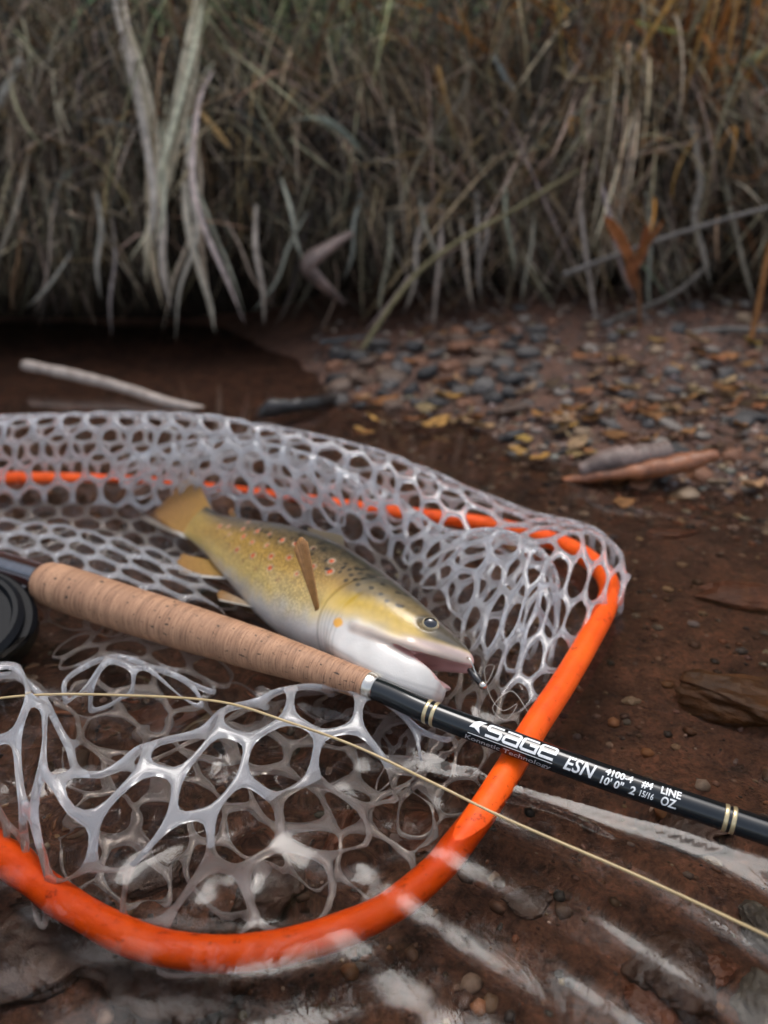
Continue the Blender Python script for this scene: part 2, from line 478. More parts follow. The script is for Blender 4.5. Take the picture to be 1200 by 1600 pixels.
# ------------------------------------------------------------------ far bank
by = [(1.40, -.06), (1.16, -.02), (1.10, .02), (1.06, .07), (1.00, .12), (.95, .16), (.925, .20), (.94, .235), (1.00, .27), (1.10, .33), (1.25, .46), (1.45, .70),
      (1.7, 1.0), (2.1, 1.35), (2.8, 1.7), (4.5, 2.1), (10, 2.6), (40, 3.0)]
bank_xs = np.concatenate([np.arange(-6, -1.2, .3), np.arange(-1.2, 1.2, .03), np.arange(1.2, 6.1, .3)])
V = []
for x in bank_xs:
    sh = 0.03 * n2(x, 0, 3.5, 4.4) + 0.018 * n2(x, 0, 12, 1.9) - 0.03 * smooth(.1, .5, x)
    for (y, z) in by:
        V.append((x, y + sh + 0.012 * n2(x, z, 16, 6.6), z + (0.012 * n2(x, y, 14, 8.0) if z > .03 else 0)))
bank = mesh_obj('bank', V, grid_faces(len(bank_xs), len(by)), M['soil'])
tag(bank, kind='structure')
def bank_shift(x): return 0.03 * n2(x, 0, 3.5, 4.4) + 0.018 * n2(x, 0, 12, 1.9) - 0.03 * float(smooth(.1, .5, x))
BYz = [p for p in by if p[1] >= .2]
def bank_top(x, y):
    return float(np.interp(y - bank_shift(x), [p[0] for p in BYz], [p[1] for p in BYz]))

# ------------------------------------------------------------------ grass
def blade(P, width, fold=0.25, roll=None):
    """tapered, slightly folded blade along P"""
    n = len(P); T = np.gradient(P, axis=0); T /= np.linalg.norm(T, axis=1)[:, None] + 1e-9
    a = random.uniform(0, 6.28) if roll is None else roll
    side = np.array([math.cos(a), math.sin(a), 0.15]); S = np.cross(T, np.cross(np.tile(side, (n, 1)), T)); S /= np.linalg.norm(S, axis=1)[:, None] + 1e-9
    Nn = np.cross(T, S)
    t = np.linspace(0, 1, n); w = width * (0.55 + .45 * np.sin(np.pi * np.clip(t * .9 + .15, 0, 1))) * np.clip((1.0 - t) * 5, 0.08, 1)
    L, Rr, Cc = P - S * w[:, None] / 2, P + S * w[:, None] / 2, P + Nn * (w * fold)[:, None]
    V = np.stack([L, Cc, Rr], 1).reshape(-1, 3); F = []
    for i in range(n - 1):
        for q in (0, 1): F.append((i * 3 + q, i * 3 + q + 1, i * 3 + q + 4, i * 3 + q + 3))
    return V, F
def bezier(p0, p1, p2, p3, n):
    t = np.linspace(0, 1, n)[:, None]
    return (1 - t) ** 3 * p0 + 3 * (1 - t) ** 2 * t * p1 + 3 * (1 - t) * t ** 2 * p2 + t ** 3 * p3

def jit(c, a=.35):
    k_ = random.uniform(1 - a, 1 + a); return tuple(max(0.003, x * k_ * random.uniform(.9, 1.1)) for x in c)
GREY = [(0.58, 0.46, 0.31), (0.42, 0.335, 0.235), (0.70, 0.57, 0.40), (0.26, 0.21, 0.165), (0.46, 0.31, 0.17)]
def standing_col(x, y_top=1.0):
    r = random.random()
    warm = float(smooth(.05, .42, x + random.uniform(-.15, .15)))
    if r < warm * .85: return random.choice([(0.68, 0.28, 0.06), (0.38, 0.16, 0.045), (0.72, 0.42, 0.14), (.20, .09, .035)])
    green = math.exp(-((x + .05) / .17) ** 2)
    if y_top > 1.02 and random.random() < green * .85: return random.choice([(0.20, 0.32, 0.16), (0.44, 0.54, 0.28), (0.58, 0.60, 0.30)])
    return random.choice([(0.17, 0.175, 0.14), (0.36, 0.30, 0.20), (0.08, 0.085, 0.075), (0.52, 0.42, 0.27), (0.22, 0.13, 0.06), (.30, .25, .17)])

hang = MB()
def clump_centres(n, lo, hi):
    return [(random.uniform(lo, hi), random.gauss(0, 1), random.random()) for _ in range(n)]
for (cx, lean_c, tone) in clump_centres(400, -1.0, 1.0):
    bs = bank_shift(cx); zc = random.uniform(.16, .33); reach = random.uniform(.05, .24); spread = random.uniform(.012, .05)
    base_c = np.array(random.choice(GREY)) * (.10 + 1.15 * tone ** 2.2 + (.55 if tone > .88 else 0))
    for j in range(random.randint(9, 26)):
        x = cx + random.gauss(0, spread); y0 = .925 + bs + random.uniform(-.01, .05) + max(0, zc - .24) * .9
        z0 = zc + random.gauss(0, .02); z1 = max(random.uniform(.025, .085), z0 - reach * random.uniform(.5, 1.15))
        lean = lean_c * .07 * reach / .15 + random.gauss(0, .018) + (x - cx) * random.uniform(-.5, 1.2)
        out = random.uniform(.01, .06)
        p0 = np.array([x, y0, z0]); p3 = np.array([x + lean, .925 + bs - out + random.uniform(-.01, .03), z1])
        p1 = p0 + np.array([lean * .2 + random.gauss(0, .004), -out * .8, random.uniform(-.01, .05)]); p2 = p3 + np.array([-lean * .5 + random.gauss(0, .005), -.006, (z0 - z1) * random.uniform(.3, .6)])
        V_, F_ = blade(bezier(p0, p1, p2, p3, 8), .0005 + .0024 * random.random() ** 2)
        hang.add(V_, F_, jit(tuple(base_c), .35))
tag(hang.build('hanging_grass', M['grass']), 'matted dead grey grass hanging over the dark undercut bank', 'grass', kind='stuff')
stand = MB()
for i in range(7500):
    x = random.uniform(-1.3, 1.3); yy = .95 + 1.2 * random.random() ** 1.4; bs = bank_shift(x)
    p0 = np.array([x, yy + bs, bank_top(x, yy + bs) - .01])
    L = random.uniform(.07, .30) * (1.0 + .4 * (yy - .94)); az = random.uniform(0, 6.28); ln = abs(random.gauss(0, .7))
    d = np.array([math.cos(az) * ln, math.sin(az) * ln * .6 - .35, 1.0]); d /= np.linalg.norm(d)
    droop = abs(random.gauss(.25, .5)); side = random.gauss(0, .35)
    p3 = p0 + d * L + np.array([side, -.25 * droop, -droop]) * L
    V_, F_ = blade(bezier(p0, p0 + d * L * .4, p0 + d * L * .95, p3, 8), .0009 + .0042 * random.random() ** 2)
    stand.add(V_, F_, jit(tuple(np.array(standing_col(x, yy)) * (.72 + .6 * float(smooth(1.0, 1.15, yy)))), .6))  # grass colour lightened up the slope to stand in for backlight
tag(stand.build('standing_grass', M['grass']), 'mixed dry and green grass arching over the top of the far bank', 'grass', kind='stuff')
# unseen tall reeds, added above the view so the water reflects dark
reeds = MB()
for i in range(2600):
    x = random.uniform(-2.6, 2.6); y = random.uniform(1.55, 2.4); bs = bank_shift(x)
    p0 = np.array([x, y, bank_top(x, y) - .02]); L = random.uniform(.6, 2.0)
    d = np.array([random.gauss(0, .16), random.gauss(-.1, .14), 1.0]); d /= np.linalg.norm(d)
    p3 = p0 + d * L + np.array([random.gauss(0, .1), random.gauss(-.05, .1), -.08])
    V_, F_ = blade(bezier(p0, p0 + d * L * .35, p0 + d * L * .75, p3, 6), random.uniform(.008, .016))
    reeds.add(V_, F_, jit(standing_col(x, y), .4))
tag(reeds.build('unseen_reed_bed', M['grass']), 'unseen tall reeds added on the far bank to darken the water reflections', 'reeds', kind='stuff')
# leaf litter and rootlets tangled in the bank face
tang = MB()
for i in range(2600):
    x = random.uniform(-.9, .9); bs = bank_shift(x); z = random.uniform(.10, .40)
    y = (.93 + bs if z < .24 else .95 + bs + (z - .24) * .9) - random.uniform(0, .05)
    az = random.uniform(0, 6.28); el = random.gauss(0, .6); L = random.uniform(.03, .12)
    d = np.array([math.cos(az) * math.cos(el), .3 * math.sin(az) * math.cos(el), math.sin(el)]) * L
    p0 = np.array([x, y, z])
    mid = np.array([random.gauss(0, .015), -.01, random.gauss(.012, .015)])
    V_, F_ = blade(bezier(p0, p0 + d * .3 + mid, p0 + d * .7 + mid, p0 + d, 6), random.uniform(.0008, .0034))
    c = standing_col(x) if random.random() < .5 else random.choice(GREY)
    tang.add(V_, F_, jit(c, .5))
tag(tang.build('tangled_stems', M['grass']), 'fine tangled stems and rootlets matted across the bank face', 'stems', kind='stuff')

# individual stalks: (pixel path, distance, width m, colour, name, label)
def stalk(name, pts, width, col, label, cat='stalk', group=None, parent=None, solid=False):
    P = catmull([Yp(*p) for p in pts], 6 * len(pts))
    if solid:
        rad = width / 2 * np.linspace(1.1, .6, len(P)); V_, F_ = tube(P, rad, 7)
    else:
        V_, F_ = blade(P, width, .3, roll=random.uniform(-.5, .5))
    mb = MB(); mb.add(V_, F_, col); o = mb.build(name, M['grass'], parent)
    if parent is None: tag(o, label, cat, group)
    return o
PALE = (0.78, 0.69, 0.53); PALE2 = (0.64, 0.55, 0.41)
tus = thing('grass_tussock', 'pale straw tussock drooping in a bundle down the left of the bank', 'tussock')
TUS = [[(165, -30, .97), (205, 110, .91), (235, 210, .88), (243, 320, .86), (232, 410, .86)],
            [(175, -20, .97), (212, 105, .905), (240, 230, .875), (250, 340, .86), (268, 470, .87)],
            [(185, -20, .97), (220, 120, .91), (248, 240, .88), (240, 340, .86), (192, 420, .86)],
            [(305, -20, .97), (285, 90, .91), (268, 200, .88), (245, 330, .865), (225, 395, .86)],
            [(312, -10, .97), (290, 100, .905), (270, 220, .87), (256, 300, .865), (262, 400, .865)],
            [(340, 110, .95), (305, 160, .90), (298, 270, .87), (310, 350, .86), (350, 440, .86), (385, 505, .87)],
            [(330, 120, .95), (300, 180, .90), (305, 300, .87), (300, 370, .86), (275, 450, .86), (268, 530, .87)],
            [(260, 150, .93), (262, 230, .88), (250, 320, .86), (247, 400, .865)],
            [(200, 60, .93), (226, 170, .89), (245, 290, .87), (235, 360, .86)],
            [(290, 210, .90), (282, 300, .87), (306, 380, .86), (330, 470, .865), (345, 520, .87)],
            [(215, 120, .91), (238, 240, .88), (252, 330, .865), (258, 420, .86), (262, 490, .87)],
            [(270, 200, .89), (255, 280, .87), (232, 350, .86), (222, 420, .86)]]
for pts in TUS + [[(a + 14 * math.sin(i_ * 2.1 + q_), b + 22 * math.cos(i_ * 1.7), d_ + .008) for q_, (a, b, d_) in enumerate(p_)] for i_, p_ in enumerate(TUS)]:
    stalk('blade', [(a + random.uniform(-9, 9), b, d_) for a, b, d_ in pts], random.uniform(.0045, .0095), jit(random.choice([PALE, PALE2, (.66, .57, .41)]), .15), None, parent=tus)
stalk('reed_stem', [(505, 640, .80), (560, 555, .80), (640, 440, .82), (720, 375, .83), (800, 330, .85), (880, 280, .87), (960, 235, .90), (1010, 195, .93)], .0055, (.26, .22, .115),
      'long olive straw reed slanting across the bank from water to upper right', 'reed', solid=True)
stalk('reed_stem', [(880, 430, .84), (960, 400, .83), (1060, 365, .82), (1160, 335, .82), (1240, 315, .82)], .006, (.23, .205, .18),
      'grey bare twig rising to the right edge beside the orange leaves', 'twig', solid=True)
stalk('reed_stem', [(500, 535, .86), (560, 528, .86), (650, 518, .87), (730, 510, .88)], .005, (.12, .13, .13),
      'thin grey stick lying level just above the water under the bank', 'stick', solid=True)
stalk('root_branch', [(960, 555, .80), (1030, 535, .79), (1090, 520, .78), (1150, 515, .77), (1240, 520, .76)], .009, (.22, .20, .175),
      'pale bent root lying on the stones at the right edge', 'root', solid=True)
stalk('root_branch', [(900, 535, .84), (960, 500, .83), (1010, 480, .82), (1060, 455, .82), (1100, 420, .83)], .008, (.14, .12, .10),
      'dull brown root arching out of the bank above the stones', 'root', solid=True)
stalk('reed_stem', [(1165, 560, .74), (1180, 500, .75), (1196, 420, .76), (1215, 330, .78)], .006, (.34, .15, .05),
      'upright orange brown stem at the right edge above the stones', 'stem')
stalk('reed_stem', [(1080, 190, .88), (1095, 280, .86), (1085, 340, .85), (1100, 400, .84), (1110, 445, .84)], .007, (.30, .26, .21),
      'pale kinked stalk hanging near the right side of the bank', 'stalk')
stalk('reed_stem', [(735, 90, .93), (722, 150, .90), (665, 230, .89), (630, 310, .88), (610, 390, .87)], .0055, (.19, .16, .115),
      'thin brown stalk drooping from the upper middle of the bank', 'stalk')
stalk('grass_stalk', [(455, 190, .90), (500, 185, .88), (540, 210, .87), (575, 250, .87)], .007, (.20, .22, .17),
      'arched pale green blade in the middle of the bank', 'blade')
stalk('grass_stalk', [(990, 35, .98), (1030, 45, .95), (1080, 55, .93)], .010, (.24, .25, .06), 'yellow green blade lying across the top right grass', 'blade')
stalk('grass_stalk', [(1090, 40, .96), (1120, 90, .93), (1150, 150, .91)], .008, (.42, .17, .04), 'bright orange blade slanting down in the top right grass', 'blade')
stalk('grass_stalk', [(1200, 80, .92), (1160, 100, .91), (1100, 110, .91)], .010, (.30, .31, .16), 'broad pale green blade entering from the right edge', 'blade')
stalk('grass_stalk', [(870, 105, .93), (905, 125, .91), (950, 115, .90), (975, 60, .92)], .008, (.38, .29, .15), 'straw coloured hooked blade above the long slanting reed', 'blade')
stalk('grass_stalk', [(30, 90, .93), (8, 140, .90), (-12, 180, .89)], .009, (.42, .40, .34), 'whitish short blade at the left edge of the bank', 'blade')
stalk('grass_stalk', [(770, 85, .93), (790, 120, .91), (805, 150, .90)], .007, (.22, .24, .22), 'short grey blade poking out above the middle of the bank', 'blade')
stalk('grass_stalk', [(310, 170, .90), (335, 200, .88), (362, 235, .87)], .007, (.34, .21, .08), 'small tan orange blade beside the pale tussock', 'blade')
pale_spots = [(655, 300, 10, 200), (690, 320, -15, 190), (760, 330, -25, 170), (745, 300, 8, 200), (610, 330, 5, 210), (835, 330, -30, 190), (790, 290, 2, 150), (668, 320, -25, 165), (640, 430, -28, 120), (720, 340, 14, 165),
              (100, 260, -30, 230), (150, 300, 20, 220), (45, 240, -30, 260), (440, 280, 10, 200), (480, 330, -40, 180), (565, 300, -20, 190), (400, 320, 25, 190), (175, 340, -5, 190), (905, 290, 15, 230), (930, 250, 30, 240), (1130, 250, 20, 260), (1010, 300, -8, 200), (120, 380, -45, 110), (345, 330, 40, 180)]
MARKS = [(75, 'far left edge of the bank'), (190, 'left of the pale tussock'), (330, 'foot of the pale tussock'), (430, 'right of the pale tussock'), (545, 'pale wood chunk'), (650, 'middle of the bank'), (740, 'lower end of the slanting reed'), (860, 'middle of the slanting reed'), (960, 'orange leaf sprig'), (1060, 'right of the orange leaf sprig'), (1200, 'right edge of the bank')]
seen_marks = {}
for (px, py, dx, dy) in sorted(pale_spots):
    mk = min(MARKS, key=lambda q_: abs(q_[0] - px))[1]; w_ = random.uniform(.0026, .0058); dx = dx * 1.6 + random.uniform(-30, 30); dy = dy * random.uniform(.7, 1.1); wg = random.uniform(-6, 6); seen_marks[mk] = seen_marks.get(mk, 0) + 1
    lab = 'dead grey blade hanging by the ' + mk
    if seen_marks[mk] > 1: lab = ('shorter ' if dy < 175 else 'longer ') + ('right leaning ' if dx > 0 else 'left leaning ') + lab
    stalk('grass_stalk', [(px, py, .885), (px + dx * .3 + wg, py + dy * .35, .862), (px + dx * .6 - wg * .6, py + dy * .7, .858), (px + dx, py + dy, .865)], w_,
          jit((.40, .345, .28), .3), lab, 'blade', 'broad dead blades hanging from the bank')
# orange leaf sprig
sp = thing('leaf_sprig', 'small sprig of rusty orange leaves standing before the dark hollow', 'sprig')
stalk('stem', [(1000, 520, .80), (998, 460, .80), (990, 420, .80), (985, 400, .80)], .004, (.20, .09, .04), None, parent=sp, solid=True)
for pts in [[(985, 405, .80), (965, 365, .795), (943, 335, .79)], [(990, 410, .80), (1015, 375, .795), (1040, 340, .79)], [(996, 450, .80), (985, 425, .79), (984, 400, .785)], [(990, 420, .80), (1006, 385, .80), (1012, 345, .80)]]:
    stalk('leaf', pts, .011, jit((.33, .13, .05), .2), None, parent=sp)

# pale driftwood chunk caught in the bank
V_, F_ = tube(catmull([Yp(548, 365, .86), Yp(505, 392, .845), Yp(482, 415, .84), Yp(505, 445, .84), Yp(538, 475, .85)], 30),
              np.interp(np.linspace(0, 1, 30), [0, .35, .5, .7, 1], [.006, .014, .013, .010, .004]), 10, flat=.6)
tag(mesh_obj('driftwood_chunk', V_, F_, M['greywood']), 'bent pale grey wood chunk caught in the hanging grass', 'driftwood')

# ------------------------------------------------------------------ sticks on water and shore
def stick(name, pts, radii, mat, label, cat='stick', flat=1.0, seg=10):
    n = 10 * len(pts); P = catmull(pts, n)
    r = np.interp(np.linspace(0, 1, n), np.linspace(0, 1, len(radii)), radii)
    r = r * np.array([1 + .12 * n2(i * .37, 1.3, 1.0, len(label)) for i in range(n)])
    V_, F_ = tube(P, r, seg, flat=flat)
    V_ = np.array([v + np.array([n2(v[0], v[1], 160, 1.1), n2(v[1], v[2], 160, 2.1), n2(v[2], v[0], 160, 3.1)]) * .12 * max(radii) for v in V_])
    return tag(mesh_obj(name, V_, F_, mat), label, cat)
stick('driftwood_stick', [Zp(38, 570, .018), Zp(110, 585, .014), Zp(190, 605, .008), Zp(260, 628, .003), Zp(320, 642, -.004)], [.005, .0055, .005, .0046, .004], M['driftwood'],
      'pale weathered stick poking out of the water behind the net')
stick('dark_branch', [Zp(405, 655, -.004), Zp(425, 638, .006), Zp(455, 634, .008), Zp(500, 628, .006), Zp(560, 618, -.006)], [.005, .008, .006, .0055, .004], M['darkwood'],
      'black wet branch lying in the water behind the net', 'branch')
stick('bark_slab', [Zp(905, 735, .006), Zp(950, 722, .012), Zp(1000, 713, .016), Zp(1042, 706, .018)], [.006, .011, .012, .010], M['greywood'], 'greyish brown bark slab half sunk at the water edge', 'bark', .75)
stick('rust_stick', [Zp(880, 752, -.002), Zp(950, 742, .006), Zp(1020, 732, .012), Zp(1070, 722, .016), Zp(1122, 710, .022)], [.004, .006, .009, .009, .005], M['redwood'],
      'rusty orange wedge of wood in front of the grey bark slab', 'stick', .7)

# ------------------------------------------------------------------ stones
def stone_mesh(seed, sub=2, flat=.6, rough=.28):
    bm = bmesh.new(); bmesh.ops.create_icosphere(bm, subdivisions=sub, radius=1)
    for v in bm.verts:
        p = v.co.copy()
        q = mnoise.noise(p * .9 + Vector((seed * 7.1, 0, 0))) * rough + mnoise.noise(p * 2.3 + Vector((0, seed * 3.3, 0))) * rough * .55
        if sub > 2: q += mnoise.noise(p * 6 + Vector((0, 0, seed))) * rough * .22 + mnoise.noise(p * 14 + Vector((0, 0, seed))) * rough * .08
        v.co = p * (1 + q)
        for ax in range(3):
            lim = .72 + .1 * math.sin(seed + ax * 2)
            if abs(v.co[ax]) > lim: v.co[ax] = math.copysign(lim + (abs(v.co[ax]) - lim) * .35, v.co[ax])
        v.co.z *= flat
    V_ = [tuple(v.co) for v in bm.verts]; F_ = [tuple(x.index for x in f.verts) for f in bm.faces]
    bm.free(); return V_, F_
STONE_COLS = {'slate grey': (0.085, 0.074, 0.067), 'dark': (0.034, 0.031, 0.030), 'rust brown': (0.19, 0.080, 0.038), 'tan': (0.26, 0.175, 0.105), 'pale grey': (0.22, 0.185, 0.155), 'brown': (0.11, 0.066, 0.043)}
stone_data = {}
for cname, c in STONE_COLS.items():
    for s_ in range(3):
        V_, F_ = stone_mesh(s_ * 3.7 + len(cname), 2, .42 + .1 * s_, .5)
        me = bpy.data.meshes.new('pebble'); me.from_pydata(V_, [], F_); me.polygons.foreach_set('use_smooth', [s_ == 0] * len(me.polygons))
        ca = me.color_attributes.new('Col', 'FLOAT_COLOR', 'POINT'); cc = np.ones((len(V_), 4)); cc[:, :3] = np.array(c) * (1 + .1 * (s_ - 1)); ca.data.foreach_set('color', cc.ravel())
        me.materials.append(M['stone']); stone_data.setdefault(cname, []).append(me)
placed = []
def pebble(x, y, r, cname):
    o = bpy.data.objects.new('pebble', random.choice(stone_data[cname])); COL.objects.link(o)
    o.scale = (r * random.uniform(.85, 1.3), r * random.uniform(.75, 1.1), r * random.uniform(.8, 1.1))
    o.rotation_euler = (random.gauss(0, .2), random.gauss(0, .2), random.uniform(0, 6.28))
    o.location = (x, y, bed_z(x, y) + r * .16)
    d_ = Vector((x, y, 0)) - Vector((0, 0, CAM_H)); ppx = 600 + FPX * x / (y * CP + CAM_H * SP)
    where = 'behind the net' if ppx < 660 else ('by the foot of the slanting reed' if ppx < 780 else ('left of the bark slab' if ppx < 900 else ('behind the bark slab' if ppx < 1050 else 'at the right edge of the shore')))
    where += ', close under the bank' if y > .78 else (', at the waterline' if y < float(shore_y(x)) + .03 else '')
    tag(o, ('large ' if r > .011 else ('small ' if r < .0065 else '')) + cname + ' pebble ' + where, 'pebble', cname + ' pebbles on the far shore')
    placed.append((x, y, r))
def free(x, y, r):
    return all((x - a) ** 2 + (y - b) ** 2 > (.75 * (r + c)) ** 2 for a, b, c in placed)
# dark cobbles in the middle of the far shore
tries = 0
while len(placed) < 60 and tries < 4000:
    tries += 1
    px, py = random.uniform(520, 840), random.uniform(555, 625)
    p = Zp(px, py, .012); r = random.uniform(.008, .017)
    if p[1] > float(shore_y(p[0])) - .05 and free(p[0], p[1], r): pebble(p[0], p[1], r, random.choice(['dark', 'dark', 'slate grey', 'slate grey', 'brown', 'rust brown']))
tries = 0
while len(placed) < 235 and tries < 20000:
    tries += 1
    px = random.uniform(560, 1260); py = random.uniform(530, 765)
    p = Zp(px, py, .015); d = p[1] - float(shore_y(p[0])); r = random.choice([random.uniform(.004, .008), random.uniform(.006, .0125)])
    dens = smooth(-.06, .06, d) * (0.35 + .65 * smooth(700, 1050, px))
    if p[1] > .95 or random.random() > dens or not free(p[0], p[1], r): continue
    pebble(p[0], p[1], r, random.choice(['slate grey', 'rust brown', 'rust brown', 'tan', 'pale grey', 'brown', 'brown', 'dark', 'slate grey']))

# loose gravel: too small to count
grav = MB(); gm_ = [stone_mesh(i * 2.3, 1, .6) for i in range(4)]
for i in range(11000):
    far = random.random() < .3
    if far:
        p = Zp(random.uniform(480, 1300), random.uniform(520, 800), .01)
        if p[1] < float(shore_y(p[0])) - .12 * random.random(): continue
        if p[1] > 1.05: continue
        r = random.uniform(.0015, .0045)
    else:
        p = np.array([random.uniform(-.35, .42), random.uniform(.09, .60), 0]); r = .0007 + .0032 * random.random() ** 4
    V_, F_ = gm_[i % 4]; a = random.uniform(0, 6.28); ca_, sa_ = math.cos(a), math.sin(a)
    V_ = np.array(V_) * r; V_ = np.stack([V_[:, 0] * ca_ - V_[:, 1] * sa_, V_[:, 0] * sa_ + V_[:, 1] * ca_, V_[:, 2]], 1) + np.array([p[0], p[1], bed_z(p[0], p[1]) + r * .15])
    grav.add(V_, F_, jit(random.choice(list(STONE_COLS.values()) + [(.20, .09, .045), (.14, .08, .055), (.14, .08, .055), (.10, .055, .036), (.10, .055, .036), (.30, .23, .17)]), .4))
tag(grav.build('gravel', M['stone']), 'loose grit and small gravel strewn over the streambed', 'gravel', kind='stuff')

# rocks on the streambed, one by one
def rock_mesh(seed, amp):
    bm = bmesh.new(); bmesh.ops.create_icosphere(bm, subdivisions=5, radius=1); rs = random.Random(seed)
    planes = [(Vector((rs.gauss(0, 1), rs.gauss(0, 1), rs.gauss(.3, .7))).normalized(), rs.uniform(.62, .9)) for _ in range(9)]
    for v in bm.verts:
        p = v.co.copy()
        for n_, d_ in planes:
            e = p.dot(n_) - d_
            if e > 0: p -= n_ * e * .9
        q = mnoise.fractal(p * 1.6 + Vector((seed * 7.1, 0, 0)), 1.0, 2.0, 5) * amp * .55 + (abs(mnoise.noise(p * 3.1 + Vector((0, seed, 0)))) - .2) * amp * .5
        v.co = p * (1 + q)
    V_ = [tuple(v.co) for v in bm.verts]; F_ = [tuple(x.index for x in f.verts) for f in bm.faces]; bm.free(); return V_, F_
def rock(px, py, sx, sy, h_, mat, seed, rotz, label, lift=.25, angular=.34):
    z = -.034; p = Zp(px, py, z)          # refraction lifts what lies under water slightly; fine here
    V_, F_ = rock_mesh(seed, angular)
    V_ = np.array(V_) * np.array([sx, sy, h_]); c_, s_ = math.cos(rotz), math.sin(rotz)
    V_ = np.stack([V_[:, 0] * c_ - V_[:, 1] * s_, V_[:, 0] * s_ + V_[:, 1] * c_, V_[:, 2]], 1)
    b_ = bed_z(p[0], p[1])
    o = mesh_obj('rock', V_, F_, M[mat]); o.location = (p[0], p[1], b_ + h_ * lift)
    return tag(o, label, 'rock')
rock(1150, 1150, .030, .017, .011, 'rock_rust', 3.3, -.25, 'rusty angular rock under water above the rod near the right edge')
rock(1080, 1330, .013, .009, .007, 'rock_dark', 5.1, .2, 'dark rounded rock under water just below the rod')
rock(1040, 1555, .014, .012, .007, 'rock_dark', 7.7, .8, 'dark brown oval rock under water in the lower right corner')
rock(1015, 1600, .008, .006, .004, 'rock_red', 2.2, -.6, 'reddish rock below the dark oval rock at the bottom edge')
rock(1110, 1545, .007, .004, .003, 'rock_red', 9.2, .1, 'small red brown rock right of the dark oval rock')
rock(1180, 1480, .005, .007, .004, 'rock_grey', 4.2, .3, 'grey green pebble under water near the fishing line end')
rock(1195, 1600, .009, .009, .005, 'rock_grey', 6.2, .3, 'smooth grey rock in the bottom right corner')
rock(978, 1141, .0042, .003, .0026, 'rock_tan', 1.2, .1, 'small tan pebble under water beside the orange hoop')
rock(1160, 1000, .026, .013, .006, 'rock_red', 11.2, -.1, 'flat rust red stone under water at the right edge', .1)
rock(1110, 1368, .004, .003, .002, 'rock_tan', 8.8, .5, 'tiny tan pebble below the gold bands of the rod')
rock(530, 1330, .006, .012, .004, 'rock_red', 12.2, -.25, 'reddish rock seen through the water inside the net')
rock(670, 1330, .012, .009, .004, 'rock_red', 14.2, .25, 'brown red rock against the inside of the orange hoop')
rock(265, 1150, .016, .010, .006, 'rock_red', 16.1, .1, 'rust brown rock below the left of the net under the fishing line')
rock(335, 1165, .010, .007, .005, 'rock_tan', 17.1, .6, 'tan brown rock next to the rust brown rock under the net')
rock(420, 1420, .014, .011, .006, 'rock_dark', 18.1, .9, 'dark rock under water at the bottom of the net')
rock(250, 1400, .012, .010, .005, 'rock_dark', 21.1, .2, 'blackish rock under the big front cells of the net')
rock(70, 1535, .030, .018, .008, 'rock_dark', 19.1, .4, 'dark rock enlarged to darken the bottom left corner')  # sized up so its colour stands in for the dark reflection here
rock(255, 1570, .024, .012, .007, 'rock_dark', 29.1, -.2, 'long dark rock added below the orange hoop to darken the water')  # added for its dark colour, in place of a dark reflection
rock(820, 1440, .010, .006, .003, 'rock_dark', 23.1, .4, 'low dark rock outside the hoop in the lower middle', .05)
rock(1040, 905, .016, .009, .004, 'rock_red', 25.1, .2, 'red brown stone under water right of the net corner', .05)

# fallen leaves
def leaf_mesh(L, W, curl, seed):
    n, m = 9, 5; V_ = []; F_ = []
    for i in range(n):
        t = i / (n - 1); w = W * math.sin(math.pi * min(1, t * .92 + .06)) ** .8
        for j in range(m):
            s_ = j / (m - 1) * 2 - 1
            V_.append(((t - .5) * L, s_ * w / 2, curl * L * ((t - .5) ** 2) + .25 * abs(s_) * w * .4 + .06 * L * math.sin(seed + 7 * t + 2 * s_)))
    for i in range(n - 1):
        for j in range(m - 1): F_.append((i * m + j, i * m + j + 1, (i + 1) * m + j + 1, (i + 1) * m + j))
    return V_, F_
LEAFC = {'yellow': (.40, .22, .06), 'tan': (.34, .22, .11), 'orange brown': (.27, .12, .045), 'dark brown': (.09, .05, .028)}
def leaf(px, py, L, W, cname, label, group=None):
    p = Zp(px, py, .012); V_, F_ = leaf_mesh(L, W, random.uniform(.2, .7), random.uniform(0, 6))
    mb = MB(); mb.add(V_, F_, jit(LEAFC[cname], .2)); o = mb.build('fallen_leaf', M['leaf'])
    o.location = (p[0], p[1], max(bed_z(p[0], p[1]), .0) + .005); o.rotation_euler = (random.gauss(0, .25), random.gauss(0, .25), random.uniform(-.7, .7))
    s_ = o.modifiers.new('thickness', 'SOLIDIFY'); s_.thickness = .0004
    return tag(o, label, 'leaf', group)
leaf(680, 650, .030, .011, 'yellow', 'bright yellow tan leaf lying at the water edge behind the net')
leaf(748, 652, .026, .010, 'tan', 'tan leaf to the right of the bright yellow leaf at the water edge')
leaf(846, 702, .014, .016, 'yellow', 'small upright yellow leaf in the shallow water left of the bark slab')
leaf(808, 690, .016, .008, 'yellow', 'small flat yellow leaf just left of the upright yellow leaf')
leaf(1180, 742, .028, .010, 'tan', 'long straw tan leaf at the right edge in front of the stones')
leaf(975, 770, .016, .008, 'orange brown', 'small orange leaf in the water below the rusty wood wedge')
for i in range(120):
    px, py = (random.uniform(880, 1230), random.uniform(555, 700)) if i < 85 else (random.uniform(560, 900), random.uniform(545, 680)); cn = random.choice(['yellow', 'tan', 'tan', 'orange brown', 'orange brown', 'orange brown', 'dark brown', 'dark brown', 'dark brown', 'dark brown'])
    L_ = random.uniform(.012, .030); near_ = 'behind the net' if px < 720 else ('left of the bark slab' if px < 900 else ('behind the bark slab' if px < 1060 else 'near the right edge'))
    leaf(px, py, L_, random.uniform(.005, .011), cn, ('long ' if L_ > .022 else 'small ') + cn + ' fallen leaf ' + near_ + (', close to the bank' if py < 610 else ', towards the water'), cn + ' leaves on the shore')

